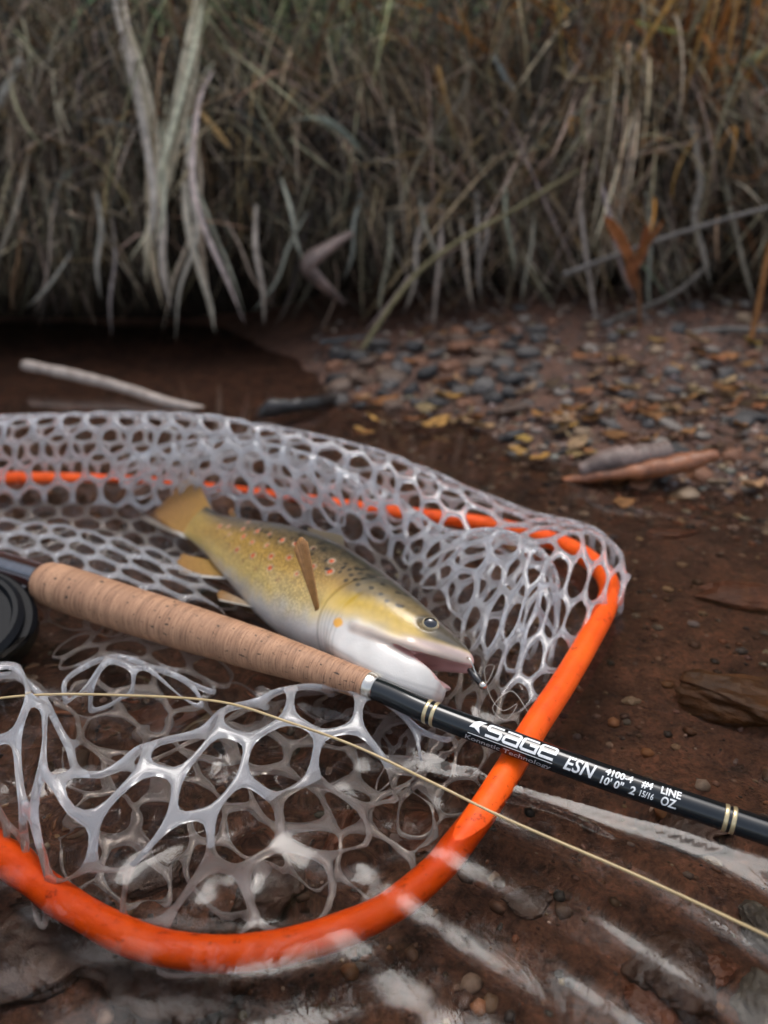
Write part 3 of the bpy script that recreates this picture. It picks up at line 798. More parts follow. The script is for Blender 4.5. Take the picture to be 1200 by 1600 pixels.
# ------------------------------------------------------------------ landing net
netT = thing('landing_net', 'landing net with orange hoop and clear rubber mesh bag lying in shallow water', 'landing net')
HR = .0050
V_, F_ = tube(HOOP, HR, 18, closed=True)
hoop = mesh_obj('hoop', V_, F_, M['orange'], netT)
V_, F_ = tube(catmull([np.array([-.446, .37, .004]), np.array([-.52, .38, .006]), np.array([-.62, .395, .01]), np.array([-.78, .42, .02])], 20), [.010] * 4 + [.013] * 16, 14)
mesh_obj('handle', V_, F_, M['blank'], netT)

def sheet_eval(ctrl, U, Vv):
    """ctrl[row][col] -> points; U along columns 0..1, V along rows 0..1 (dense Catmull-Rom grid)"""
    C = np.array(ctrl, float); r, c, _ = C.shape
    rows = np.stack([catmull(C[i], U) for i in range(r)])           # r x U x 3
    return np.stack([catmull(rows[:, j], Vv) for j in range(U)], 1)  # V x U x 3

def net_sheet(mb, ctrl, pitch, strand, jitter=.045, seed=0, drop=None, skew=0.0):
    D = sheet_eval(ctrl, 160, 160)                                    # V x U x 3
    lu = np.linalg.norm(np.diff(D, axis=1), axis=2).mean(0); CU = np.concatenate([[0], np.cumsum(lu)])
    lv = np.linalg.norm(np.diff(D, axis=0), axis=2); CV = np.concatenate([np.zeros((1, 160)), np.cumsum(lv, 0)])
    def m3(a, b):
        """lattice metres -> surface point; None outside"""
        if a < 0 or a > CU[-1]: return None
        fu = float(np.interp(a, CU, np.arange(160))); j = min(int(fu), 158); f = fu - j
        tot = CV[-1, j] * (1 - f) + CV[-1, j + 1] * f
        if b < 0 or b > tot: return None
        col = CV[:, j] * (1 - f) + CV[:, j + 1] * f
        fv = float(np.interp(b, col, np.arange(160))); i = min(int(fv), 158); g = fv - i
        return (D[i, j] * (1 - f) + D[i, j + 1] * f) * (1 - g) + (D[i + 1, j] * (1 - f) + D[i + 1, j + 1] * f) * g
    rs = random.Random(seed); cache = {}; jc = {}
    maxb = CV[-1].max(); nu = int(CU[-1] / pitch) + 2; nv = int(maxb / (pitch * .866)) + 2
    rc = pitch / math.sqrt(3)
    verts, faces = [], []
    def vert(a, b, k):
        key = (round(a / pitch * 24), round(b / pitch * 24), k)
        if key in cache: return cache[key]
        if k == 0:
            ja, jb = rs.gauss(0, jitter * pitch), rs.gauss(0, jitter * pitch)
        p = m3(a + (ja if k == 0 else 0), b + (jb if k == 0 else 0))
        if p is None: cache[key] = None; return None
        verts.append(p); cache[key] = len(verts) - 1; jc[cache[key]] = (ja, jb) if k == 0 else (0, 0)
        return cache[key]
    for jj in range(nv):
        for ii in range(nu):
            ca = (ii + .5 * (jj % 2)) * pitch; cb = jj * pitch * .866
            if drop and drop(ca / CU[-1], cb / maxb): continue
            outer = []; pos = []
            for q in range(12):
                ang = math.pi / 2 + q * math.pi / 6
                rad = rc if q % 2 == 0 else pitch / 2
                outer.append(vert(ca + rad * math.cos(ang), cb + rad * math.sin(ang), 0)); pos.append(ang)
            if any(o is None for o in outer): continue
            inner = []; ok = True
            wv = strand * rs.uniform(.9, 1.15)
            for q in range(12):
                jx, jy = jc[outer[q]]; nx_, ny_ = jc[outer[q - 1]]; mx_, my_ = jc[outer[(q + 1) % 12]]
                jx, jy = (jx * 2 + nx_ + mx_) / 4, (jy * 2 + ny_ + my_) / 4
                rad = pitch / 2 - wv / 2 + (.045 * pitch if q % 2 == 0 else 0)
                p = m3(ca + rad * math.cos(pos[q]) + jx, cb + rad * math.sin(pos[q]) + jy)
                if p is None: ok = False; break
                inner.append(p)
            if not ok: continue
            b0 = len(verts); verts.extend(inner)
            for q in range(12):
                jc[b0 + q] = (0, 0)
                faces.append((outer[q], outer[(q + 1) % 12], b0 + (q + 1) % 12, b0 + q))
    used = sorted({i for f in faces for i in f}); remap = {u: i for i, u in enumerate(used)}
    mb.add(np.array([verts[u] for u in used]), [tuple(remap[i] for i in f) for f in faces])

bag = MB()
# 1. back wall: over the far hoop, up to the ridge, down inside and under the fish.  hoop px, ridge px (+ depth), inner foot px
ST = [((-200, 750), (-200, 665, .475), (-200, 800)), ((-90, 749), (-90, 655, .470), (-95, 792)), ((0, 748), (0, 650, .465), (0, 786)), ((110, 750), (110, 645, .458), (110, 790)), ((200, 752), (210, 645, .452), (210, 800)),
      ((320, 765), (335, 650, .440), (330, 815)), ((430, 778), (445, 670, .430), (440, 828)), ((520, 790), (555, 695, .417), (540, 850)), ((620, 803), (640, 722, .402), (620, 880)),
      ((740, 815), (720, 766, .385), (665, 905)), ((830, 833), (790, 812, .365), (690, 935)), ((888, 853), (850, 824, .345), (720, 975)), ((930, 880), (905, 836, .330), (748, 1020)),
      ((953, 915), (955, 870, .322), (760, 1065)), ((948, 950), (972, 905, .312), (775, 1100)), ((930, 985), (965, 950, .305), (800, 1125)), ((905, 1025), (930, 1000, .298), (825, 1145))]
rows = [[] for _ in range(9)]
for (hp, rp, fp) in ST:
    a = Zp(hp[0], hp[1], .0); r_ = Yp(rp[0], rp[1], rp[2]); f_ = Zp(fp[0], fp[1], -.002)
    outv = a - f_; outv[2] = 0; outv /= np.linalg.norm(outv)
    hgt = max(r_[2], .012)
    rows[0].append(a + outv * .004 + np.array([0, 0, -.012]))
    rows[1].append(a + outv * .012 + np.array([0, 0, .004]))
    rows[2].append(a * .72 + r_ * .28 + outv * .010 + np.array([0, 0, hgt * .30]))
    rows[3].append(r_ + outv * .010 - np.array([0, 0, .003]))
    rows[4].append(r_ - outv * .010 - np.array([0, 0, .003]))
    rows[5].append(r_ * .5 + f_ * .5 + np.array([0, 0, hgt * .12]) - outv * .004)
    rows[6].append(f_)
    rows[7].append(f_ - outv * .03 + np.array([0, 0, -.014]))
    rows[8].append(f_ - outv * .07 + np.array([0, 0, -.018]))
net_sheet(bag, rows, .0185, .0029, seed=1)
# 2. inner fold of slack mesh behind the fish
ST2 = [((150, 770), (165, 735, .440), (160, 790)), ((240, 775), (255, 702, .435), (250, 800)), ((330, 785), (350, 690, .425), (340, 815)), ((420, 795), (430, 702, .415), (420, 825)), ((520, 810), (530, 735, .400), (510, 845)),
       ((620, 830), (630, 790, .385), (600, 870)), ((700, 850), (690, 835, .350), (640, 905)), ((780, 870), (760, 832, .330), (660, 935)), ((840, 900), (815, 850, .318), (705, 985)), ((865, 960), (850, 890, .300), (735, 1050)), ((850, 1060), (850, 960, .285), (780, 1105)), ((835, 1110), (838, 1040, .278), (815, 1125))]
rows = [[] for _ in range(6)]
for (hp, rp, fp) in ST2:
    a = Zp(hp[0], hp[1], -.004); r_ = Yp(rp[0], rp[1], rp[2]); f_ = Zp(fp[0], fp[1], -.004)
    outv = a - f_; outv[2] = 0; outv /= np.linalg.norm(outv) + 1e-6
    rows[0].append(a); rows[1].append(a * .5 + r_ * .5 + outv * .008); rows[2].append(r_ + outv * .005); rows[3].append(r_ - outv * .006)
    rows[4].append(r_ * .5 + f_ * .5 - outv * .006); rows[5].append(f_)
net_sheet(bag, rows, .0185, .0029, seed=2)
# 3. front billow: left fold, then the ridge that runs out to the right.  back foot, ridge (+height), front foot, hoop end
ST3 = [((-130, 1120), (-110, 1010, .050), (-150, 1230), (-190, 1235)), ((40, 1120), (40, 1062, .044), (0, 1230), (0, 1362)), 
       ((150, 1250), (95, 1225, .034), (80, 1330), (85, 1438)), ((225, 1245), (185, 1185, .032), (160, 1340), (140, 1462)), ((310, 1205), (280, 1158, .030), (235, 1350), (225, 1500)), ((380, 1165), (350, 1115, .030), (330, 1310), (330, 1515)),
       ((450, 1140), (430, 1088, .028), (410, 1260), (440, 1500)), ((535, 1130), (515, 1080, .024), (500, 1215), (550, 1465)), ((600, 1140), (590, 1100, .018), (590, 1210), (650, 1400)), ((660, 1165), (650, 1140, .010), (660, 1205), (720, 1320)), ((730, 1190), (715, 1172, .002), (715, 1205), (765, 1250))]
rows = [[] for _ in range(7)]
for (bp, rp, fp, hp) in ST3:
    rz = rp[2] * .5; b_ = Zp(bp[0], bp[1] - 14, -.006); r_ = Zp(rp[0], rp[1], rz); f_ = Zp(fp[0], fp[1], rz * .3 - .004); e_ = Zp(hp[0], hp[1], -.014); ov = e_ - f_; ov[2] = 0; e_ = e_ + ov / np.linalg.norm(ov) * .012 - np.array([0, 0, .006])
    rows[0].append(b_ + np.array([0, .02, -.008])); rows[1].append(b_ * .6 + r_ * .4 + np.array([0, .006, 0])); rows[2].append(r_ + np.array([0, .003, 0])); rows[3].append(r_ * .55 + f_ * .45 + np.array([0, -.003, .002])); rows[4].append(f_); rows[5].append(f_ * .45 + e_ * .55 + np.array([0, 0, -.004])); rows[6].append(e_)
net_sheet(bag, rows, .0265, .0027, seed=3)
# 4. small arch below the grip
ST4 = [((60, 1060), (50, 1075, .003), (70, 1110)), ((110, 1040), (125, 1058, .010), (120, 1120)), ((175, 1020), (180, 1035, .016), (190, 1125)), ((240, 1030), (245, 1055, .012), (270, 1130)), ((310, 1050), (325, 1088, .004), (350, 1140)), ((380, 1080), (390, 1110, -.002), (420, 1160))]
rows = [[] for _ in range(4)]
for (bp, rp, fp) in ST4:
    b_ = Zp(bp[0], bp[1], -.004); r_ = Zp(*rp); f_ = Zp(fp[0], fp[1], -.004)
    rows[0].append(b_ + np.array([0, .035, -.004])); rows[1].append(b_); rows[2].append(r_); rows[3].append(f_)
net_sheet(bag, rows, .020, .0028, seed=4)
# 5. slack mesh floating left of the fish
rows = [[Zp(-190, 800, .003), Zp(-60, 803, .003), Zp(40, 806, .004), Zp(140, 822, .004), Zp(250, 855, .001), Zp(330, 885, -.003)],
        [Zp(-190, 850, .001), Zp(-60, 850, .002), Zp(40, 845, .003), Zp(150, 865, .004), Zp(270, 895, .002), Zp(370, 925, -.002)],
        [Zp(-190, 900, -.006), Zp(-60, 905, -.004), Zp(50, 905, -.003), Zp(170, 920, .001), Zp(300, 945, .000), Zp(410, 970, -.004)],
        [Zp(-190, 980, -.012), Zp(-60, 990, -.012), Zp(60, 1000, -.012), Zp(200, 1015, -.011), Zp(330, 1030, -.011), Zp(460, 1050, -.012)]]
net_sheet(bag, rows, .0205, .0029, seed=5)
# 6. sunken floor of the bag
rows = [[Zp(60, 1010, -.012), Zp(250, 1030, -.013), Zp(450, 1090, -.015), Zp(650, 1120, -.014), Zp(800, 1140, -.010)],
        [Zp(40, 1120, -.016), Zp(230, 1150, -.020), Zp(430, 1180, -.018), Zp(620, 1210, -.014), Zp(760, 1210, -.008)],
        [Zp(60, 1260, -.018), Zp(230, 1300, -.022), Zp(430, 1310, -.020), Zp(600, 1310, -.014), Zp(715, 1290, -.008)],
        [Zp(40, 1440, -.026), Zp(220, 1520, -.026), Zp(430, 1540, -.026), Zp(620, 1470, -.024), Zp(760, 1340, -.020)]]
net_sheet(bag, rows, .023, .0026, jitter=.12, seed=6)
nb = bag.build('net_bag', M['rubber'], netT)
so = nb.modifiers.new('thickness', 'SOLIDIFY'); so.thickness = .0024; so.offset = 0
ss = nb.modifiers.new('round', 'SUBSURF'); ss.levels = 1; ss.render_levels = 1

# ------------------------------------------------------------------ trout
FISH_PX = [(742, 1048, .012), (705, 1036, .014), (655, 1018, .016), (600, 988, .016), (540, 951, .016), (480, 913, .016), (420, 878, .014), (365, 849, .011), (325, 828, .008), (295, 806, .006), (270, 778, .005), (252, 745, .004), (240, 710, .004)]
SPINE, FL = resample(catmull([Zp(*p) for p in FISH_PX], 400), 500)
FS = np.linspace(0, FL, 500)
print('fish path length', FL)
FT = -np.gradient(SPINE, axis=0); FT /= np.linalg.norm(FT, axis=1)[:, None]      # towards the head
FA = np.cross(np.tile([0, 0, 1.0], (500, 1)), FT); FA /= np.linalg.norm(FA, axis=1)[:, None]
FU = np.cross(FT, FA)
TH = np.radians(np.interp(FS / FL, [0, .25, .5, .7, .85, 1], [36, 38, 38, 44, 52, 55]))[:, None]
FD = FA * np.cos(TH) + FU * np.sin(TH)
FN = FU * np.cos(TH) - FA * np.sin(TH)
SCL = 0.93
def fish_world(P):
    """local mm (s from the nose, y towards the camera side, z dorsal) -> world"""
    P = np.array(P, float); P[:, 0] = np.where(P[:, 0] < 70, P[:, 0], 70 + (P[:, 0] - 70) * .84)
    s = np.clip(P[:, 0] * SCL / 1000, 0, FL); ext = P[:, 0] * SCL / 1000 - s
    f = lambda A: np.stack([np.interp(s, FS, A[:, k_]) for k_ in range(3)], 1)
    return f(SPINE) - f(FT) * ext[:, None] + f(FN) * (P[:, 1:2] * SCL / 1000) + f(FD) * (P[:, 2:3] * SCL / 1000)
SX = [0, 3, 8, 16, 28, 42, 58, 75, 100, 130, 160, 190, 220, 245, 262]
ZT = [2, 5.5, 9.0, 13.0, 17.0, 20.0, 22.5, 24.0, 25.0, 24.0, 21.0, 16.8, 13.0, 11.3, 12.2]
ZB = [-1, -2.0, -4.0, -8.0, -14, -20.0, -23.5, -25.5, -27.0, -25.6, -21.6, -17.0, -12.6, -11.0, -12.2]
WW = [3.0, 6.0, 8.8, 11.5, 14.5, 16.5, 17.5, 17.8, 17.8, 16.8, 14.4, 11.2, 8.0, 5.0, 3.0]
hx = 0.64
xs = np.arange(-8, 266, hx); ys = np.arange(-24, 24.1, hx); zs = np.arange(-36, 34.1, hx)
X, Y, Z = np.meshgrid(xs, ys, zs, indexing='ij')
def prof(tab, x, k_=1):
    # smooth interpolation of the tables
    g = np.linspace(SX[0], SX[-1], 600); t = catmull(np.stack([SX, tab], 1), 1200)
    return np.interp(x, t[:, 0], t[:, 1])
def smin(a, b, k_):
    h_ = np.clip(.5 + .5 * (b - a) / k_, 0, 1); return b * (1 - h_) + a * h_ - k_ * h_ * (1 - h_)
def smax(a, b, k_): return -smin(-a, -b, k_)
zt, zb, ww = prof(ZT, xs), prof(ZB, xs), prof(WW, xs)
# upper lip line: mouth cut for s < 44
LIPX, LIPZ = [-10, 0, 10, 25, 40, 50], [1.0, 0.6, -0.8, -3.0, -5.6, -7.5]
lip = np.interp(xs, LIPX, LIPZ)
cen, hh = (zt + zb) / 2, (zt - zb) / 2
gill = 67 - 0.018 * (Z + 5) ** 2
wloc = ww[:, None, None] + .8 * smooth(1.2, -1.2, X - gill) * smooth(20, 50, X) - .5 * np.exp(-((X - gill + 9) / 1.2) ** 2) * smooth(16, 6, np.abs(Z + 5))
q = np.sqrt((np.abs(Y) / wloc) ** 2.15 + (np.abs(Z - cen[:, None, None]) / np.maximum(hh, 1)[:, None, None]) ** 2.15 + 1e-9)
body = (q - 1) * np.minimum(wloc, hh[:, None, None]) * .95
body = smax(body, -(X - 0.2), 3.0)
body = smax(body, X - 258, 2.0)
lipz = lip[:, None, None] + 0.012 * Y ** 2
upper = np.where(X < 60, smax(body, lipz - Z - .0, 2.2), body)
# blend the cut away behind the mouth corner
wcut = smooth(25, 44, X)
upper = upper * (1 - wcut) + body * wcut
# lower jaw: a scoop hinged near s = 46
jc_x = np.array([-6, 0, 5, 12, 22, 34, 48, 62]); jz = np.interp(xs, jc_x, [-13.2, -13.4, -13.4, -13.2, -12.9, -12.9, -13.0, -13.2]); jh = np.interp(xs, jc_x, [1.6, 3.2, 5.2, 7.4, 9.6, 10.6, 10.4, 8.5]); jw = np.interp(xs, jc_x, [2.0, 3.6, 6.0, 8.8, 12.2, 15.0, 16.4, 15.6])
qj = np.sqrt((np.abs(Y) / jw[:, None, None]) ** 2.9 + (np.abs(Z - jz[:, None, None]) / jh[:, None, None]) ** 2.9 + 1e-9)
jaw = (qj - 1) * np.minimum(jw, jh)[:, None, None] * .95
jaw = smax(jaw, 8.5 - X + 0.05 * (Y ** 2), 6.0); jaw = smax(jaw, X - 58, 5)
# floor of the mouth scooped out
scoop = np.sqrt(((X - 12) / 19) ** 2 + (Y / np.interp(X, [0, 12, 40], [5.0, 8.0, 11.5])) ** 2 + ((Z + 7.4 - .10 * (X - 12)) / 4.6) ** 2) - 1
jaw = smax(jaw, -scoop * 6.0, 1.5)
palate = np.sqrt(((X - 10) / 20) ** 2 + (Y / np.interp(X, [0, 12, 40], [5.0, 7.5, 11.0])) ** 2 + ((Z + 3.5 + .13 * (X - 12)) / 4.2) ** 2) - 1
upper = smax(upper, -palate * 5.0, 1.5)
SD = smin(upper, jaw, 2.8)
# tongue
tg = np.sqrt(((X - 20) / 13) ** 2 + (Y / 4.5) ** 2 + ((Z + 10.6) / 2.4) ** 2) - 1
SD = smin(SD, tg * 2.6, 1.2)
# maxilla bar along each side of the upper jaw
def capsule(a, b, r_):
    a, b = np.array(a, float), np.array(b, float); d = b - a
    px_, py_, pz_ = X - a[0], np.abs(Y) - a[1], Z - a[2]
    t = np.clip((px_ * d[0] + py_ * d[1] + pz_ * d[2]) / d.dot(d), 0, 1)
    return np.sqrt((px_ - t * d[0]) ** 2 + (py_ - t * d[1]) ** 2 + (pz_ - t * d[2]) ** 2) - r_ * (1 + .5 * t)
SD = smin(SD, capsule((3, 4.5, 0.4), (24, 12.6, -2.2), 1.0), 2.2)
SD = smin(SD, capsule((24, 12.6, -2.2), (47, 16.4, -6.4), 1.4), 2.2)
# eye sockets
ES, EZ = 22.0, 9.6
EY = float(prof(WW, ES) * (1 - (abs(EZ - (prof(ZT, ES) + prof(ZB, ES)) / 2) / ((prof(ZT, ES) - prof(ZB, ES)) / 2)) ** 2.15) ** (1 / 2.15)) - .2
eb = np.sqrt((X - ES) ** 2 + (np.abs(Y) - EY - 2.5) ** 2 + (Z - EZ) ** 2)
SD = smax(SD, -(eb - 3.6), .8)
# nostrils
nb_ = np.sqrt((X - 10.5) ** 2 + (np.abs(Y) - 6.8) ** 2 + (Z - 8.2) ** 2); SD = smax(SD, -(nb_ - 1.0), .6)

def surface_nets(F, org, h_):
    ins = F < 0; nx, ny, nz = F.shape
    cnt = np.zeros((nx - 1, ny - 1, nz - 1), np.int8)
    offs = [(i, j, k_) for i in (0, 1) for j in (0, 1) for k_ in (0, 1)]
    for (i, j, k_) in offs: cnt += ins[i:nx - 1 + i, j:ny - 1 + j, k_:nz - 1 + k_]
    act = (cnt > 0) & (cnt < 8); ii = np.argwhere(act)
    ids = -np.ones(act.shape, np.int64); ids[act] = np.arange(len(ii))
    c = {o: F[ii[:, 0] + o[0], ii[:, 1] + o[1], ii[:, 2] + o[2]] for o in offs}
    acc = np.zeros((len(ii), 3)); n_ = np.zeros(len(ii))
    for a in offs:
        for ax in range(3):
            if a[ax]: continue
            b = list(a); b[ax] = 1; b = tuple(b); fa, fb = c[a], c[b]; m_ = (fa < 0) != (fb < 0)
            t = np.where(m_, fa / np.where(fa - fb == 0, 1, fa - fb), 0)
            p = np.tile(np.array(a, float), (len(ii), 1)); p[:, ax] += t
            acc += p * m_[:, None]; n_ += m_
    verts = (ii + acc / n_[:, None]) * h_ + np.array(org)
    faces = []
    for ax in range(3):
        u, w_ = (ax + 1) % 3, (ax + 2) % 3
        sl = [slice(None)] * 3; s0 = list(sl); s1 = list(sl); s0[ax] = slice(0, -1); s1[ax] = slice(1, None)
        d = ins[tuple(s0)].astype(np.int8) - ins[tuple(s1)].astype(np.int8)
        e = np.argwhere(d != 0); sg = d[tuple(e.T)]
        ok = (e[:, u] > 0) & (e[:, w_] > 0) & (e[:, u] < F.shape[u] - 1) & (e[:, w_] < F.shape[w_] - 1)
        e, sg = e[ok], sg[ok]; quad = []
        for (du, dw) in ((-1, -1), (0, -1), (0, 0), (-1, 0)):
            t = e.copy(); t[:, u] += du; t[:, w_] += dw; quad.append(ids[tuple(t.T)])
        qd = np.stack(quad, 1); qd[sg < 0] = qd[sg < 0][:, ::-1]; faces.append(qd)
    return verts, np.vstack(faces)
fv, ff = surface_nets(SD, (xs[0], ys[0], zs[0]), hx)
# relax the lattice steps
nbr = np.zeros_like(fv); cn_ = np.zeros(len(fv))
ed = np.vstack([ff[:, [0, 1]], ff[:, [1, 2]], ff[:, [2, 3]], ff[:, [3, 0]]])
for _ in range(2):
    nbr[:] = 0; cn_[:] = 0
    np.add.at(nbr, ed[:, 0], fv[ed[:, 1]]); np.add.at(cn_, ed[:, 0], 1); np.add.at(nbr, ed[:, 1], fv[ed[:, 0]]); np.add.at(cn_, ed[:, 1], 1)
    fv = fv * .5 + .5 * nbr / cn_[:, None]
s_, y_, z_ = fv.T
# skin colours
def lerp(a, b, t): return np.asarray(a) * (1 - t[:, None]) + np.asarray(b) * t[:, None]
ztv, zbv = prof(ZT, s_), prof(ZB, s_)
hn = (z_ - (ztv + zbv) / 2) / np.maximum((ztv - zbv) / 2, 1)         # -1 belly .. 1 back
n_lo = np.array([mnoise.noise(Vector((a * .05, b * .05, c * .05))) for a, b, c in fv]); n_hi = np.array([mnoise.noise(Vector((a * .5, b * .5, c * .5))) for a, b, c in fv]); n_md = np.array([mnoise.noise(Vector((a * .16, b * .16, c * .16))) for a, b, c in fv])
hq = hn + .10 * n_md
BACK, OLIVE, GOLD, YEL, WHITE = (0.045, 0.040, 0.028), (0.16, 0.108, 0.050), (0.47, 0.280, 0.065), (0.62, 0.45, 0.155), (0.62, 0.61, 0.58)
c = np.tile(np.array(WHITE), (len(fv), 1))
bel = np.interp(s_, [0, 60, 100, 160, 200, 262], [-.2, -.60, -.82, -.98, -1.1, -1.3])
c = lerp(c, YEL, smooth(-.10, .45, hq - bel)); c = lerp(c, GOLD, smooth(.35, 1.0, hq - bel)); c = lerp(c, OLIVE, smooth(.02, .55, hq)); c = lerp(c, BACK, smooth(.50, .90, hq))
c = lerp(c, (0.50, 0.33, 0.07), .75 * smooth(205, 250, s_) * smooth(-1.1, -.5, hn) * smooth(.8, .4, hn))
# head
hd_ = smooth(70, 56, s_); lip_v = np.interp(s_, LIPX, LIPZ)
hc = np.tile(np.array((0.60, 0.57, 0.53)), (len(fv), 1))
cheek = z_ - np.interp(s_, [0, 24, 46, 66], [1, -0.5, -3.5, -9])
hc = lerp(hc, (0.62, 0.44, 0.15), smooth(-5.0, 3.5, cheek + 1.6 * n_md)); hc = lerp(hc, (0.50, 0.325, 0.05), smooth(2, 7, cheek + 1.5 * n_md)); hc = lerp(hc, (0.17, 0.125, 0.06), smooth(7, 14, cheek + 2.0 * n_md + .06 * (40 - s_).clip(0, 40)))
hc = lerp(hc, (0.06, 0.054, 0.042), smooth(15, 22, cheek + 2 * n_md + .12 * (40 - s_).clip(0, 40)))
hc = lerp(hc, (0.085, 0.072, 0.052), smooth(26, 17, s_ + .8 * n_md) * smooth(3.0, 6.5, z_ - lip_v + n_md)); hc = lerp(hc, (0.60, 0.46, 0.40), smooth(30, 20, s_) * smooth(5.5, 3.0, z_ - lip_v) * (z_ > lip_v - 1))
hc = lerp(hc, (0.07, 0.06, 0.045), .8 * smooth(6.2, 3.6, np.sqrt((s_ - ES) ** 2 + (z_ - EZ) ** 2)))
c = c * (1 - hd_[:, None]) + hc * hd_[:, None]
# maxilla whitish pink, then pink mouth lining
dmx = np.abs(z_ - np.interp(s_, [3, 24, 47], [-0.6, -3.8, -8.2])); mx_ = smooth(3.0, 1.4, dmx) * smooth(50, 45, s_) * (np.abs(y_) > prof(WW, s_) * .55)
c = lerp(c, (0.58, 0.45, 0.36), mx_ * .7)
lz = np.interp(s_, LIPX, LIPZ)
inm = (s_ < 30) & (np.abs(y_) < np.interp(s_, [0, 10, 25, 44], [5, 7.8, 11.0, 14.0])) & (z_ < lz + 4.5) & (z_ > np.interp(s_, [0, 12, 24, 44], [-12.6, -11.0, -9.6, -7.6]))
qin = np.where(inm, 1.0, 0.0)
c = lerp(c, (0.60, 0.34, 0.31), qin * .9)
lj = smooth(14, 7, s_) * smooth(-14, -18, z_); c = lerp(c, (0.58, 0.40, 0.26), lj * .7)
gl = np.exp(-((s_ - (67 - 0.018 * (z_ + 5) ** 2)) / 1.0) ** 2) * smooth(24, 30, s_) * (z_ > -24) * (z_ < 16)
c = c * (1 - .28 * gl[:, None])
for off in (2.5, 4.6, 6.8, 9.2, 12.0):   # gill membrane rays low on the throat
    g2 = np.exp(-((s_ - (67 - 0.018 * (z_ + 5) ** 2 - off)) / .55) ** 2) * smooth(-4, -8, z_) * smooth(-26, -20, z_); c = c * (1 - .22 * g2[:, None])
# spots on both flanks: (s, z, radius, kind)
SPOTS = [(92, 6, 'r'), (104, 14, 'r'), (86, 13, 'r'), (112, 4, 'r'), (118, 12, 'r'), (126, 0, 'r'), (130, 10, 'r'), (120, -5, 'r'), (138, 4, 'r'), (146, 10, 'r'), (143, -4, 'r'), (154, 2, 'r'), (160, 9, 'r'), (168, 3, 'r'), (164, -5, 'r'), (177, 7, 'r'), (186, 1, 'r'), (196, 5, 'r'),
         (182, 12, 'r'), (206, 3, 'r'), (98, -1, 'r'), (80, 8, 'r'), (108, -8, 'o'), (132, -9, 'o'), (150, -9, 'o'), (176, -4, 'o'), (55, -9.5, 'c')]
rsx = random.Random(5)
for i in range(90): SPOTS.append((rsx.uniform(66, 175), 7 + 16 * rsx.random() ** .8, 'b'))
for i in range(16): SPOTS.append((rsx.uniform(34, 74), rsx.uniform(9, 19), 'b'))
for sd_ in (1, -1):
    for (a, b, kd) in SPOTS:
        m_ = (np.abs(s_ - a) < 6) & (y_ * sd_ > 0)
        asp = 1.35
        d = np.sqrt(((s_ - a) / asp) ** 2 + (z_ - b) ** 2) + .35 * n_hi
        d = np.where(m_, d, 99)
        if kd == 'r':
            rr = 1.0 + .3 * math.sin(a * 3)
            c = lerp(c, (0.62, 0.50, 0.36), .5 * smooth(rr + 1.2, rr + .5, d)); c = lerp(c, (0.66, 0.10, 0.025), .97 * smooth(rr + .5, rr - .5, d))
        elif kd == 'o': c = lerp(c, (0.36, 0.20, 0.07), .6 * smooth(2.0, .8, d))
        elif kd == 'c': c = lerp(c, (0.75, 0.36, 0.03), .95 * smooth(2.6, 1.6, d))
        else: c = lerp(c, (0.018, 0.016, 0.014), .85 * smooth(1.45, .5, d))
c = c * (1 + .18 * n_md[:, None] + .22 * n_hi[:, None] * smooth(-.3, .5, hn)[:, None])
cr3 = np.exp(-((z_ - np.interp(s_, [8, 30, 56], [-14.5, -18.0, -19.5])) / .6) ** 2) * smooth(60, 50, s_) * smooth(6, 14, s_)
c = c * (1 - .20 * cr3[:, None]) * (1 - .16 * smooth(-.1, .4, n_lo + .5 * n_md)[:, None] * smooth(-.4, -.7, hn)[:, None])
c = np.clip(c, .004, .85)

def fish_skin():
    m, nt, b, o = new_mat('trout_skin')
    a = nd(nt, 'ShaderNodeVertexColor', layer_name='Col')
    co = nd(nt, 'ShaderNodeTexCoord').outputs['Object']
    v = nd(nt, 'ShaderNodeTexVoronoi', Scale=850.0); nt.links.new(co, v.inputs['Vector'])
    r = ramp(nt, v.outputs['Distance'], [(0.0, (1.18, 1.18, 1.16)), (0.65, (0.55, 0.55, 0.55))])
    sm = nd(nt, 'ShaderNodeAttribute', attribute_name='ua')
    scal = mixc(nt, sm.outputs['Fac'], (1.0, 1.0, 1.0), r.outputs[0])
    nt.links.new(mixc(nt, 1.0, a.outputs[0], scal, 'MULTIPLY'), b.inputs['Base Color'])
    b.inputs['Roughness'].default_value = 0.30
    b.inputs['Specular IOR Level'].default_value = 0.3
    b.inputs['Subsurface Weight'].default_value = 0.12
    b.inputs['Subsurface Radius'].default_value = (0.004, 0.002, 0.0015)
    b.inputs['Subsurface Scale'].default_value = 0.6
    b.inputs['Coat Weight'].default_value = 0.5; b.inputs['Coat Roughness'].default_value = 0.12
    nz = tnoise(nt, 260, 4, .6, co); mu = nd(nt, 'ShaderNodeMath', operation='MULTIPLY'); nt.links.new(v.outputs['Distance'], mu.inputs[0]); nt.links.new(sm.outputs['Fac'], mu.inputs[1]); ad = nd(nt, 'ShaderNodeMath', operation='ADD'); nt.links.new(mu.outputs[0], ad.inputs[0]); nt.links.new(nz.outputs[0], ad.inputs[1])
    bump(nt, b, ad.outputs[0], 0.22, 0.0008)
    return m
M['skin'] = fish_skin()
M['fin'] = vcol_mat('fin_membrane', 0.35, 500, 0.3, 0.5, 0.3)
trout = thing('brown_trout', 'golden brown trout with red spots lying in the net with mouth open', 'fish')
mesh_obj('body', fish_world(fv), ff, M['skin'], trout, cols=c, uvs=np.stack([smooth(64, 90, s_) * smooth(-1.0, -.3, hn), s_], 1))

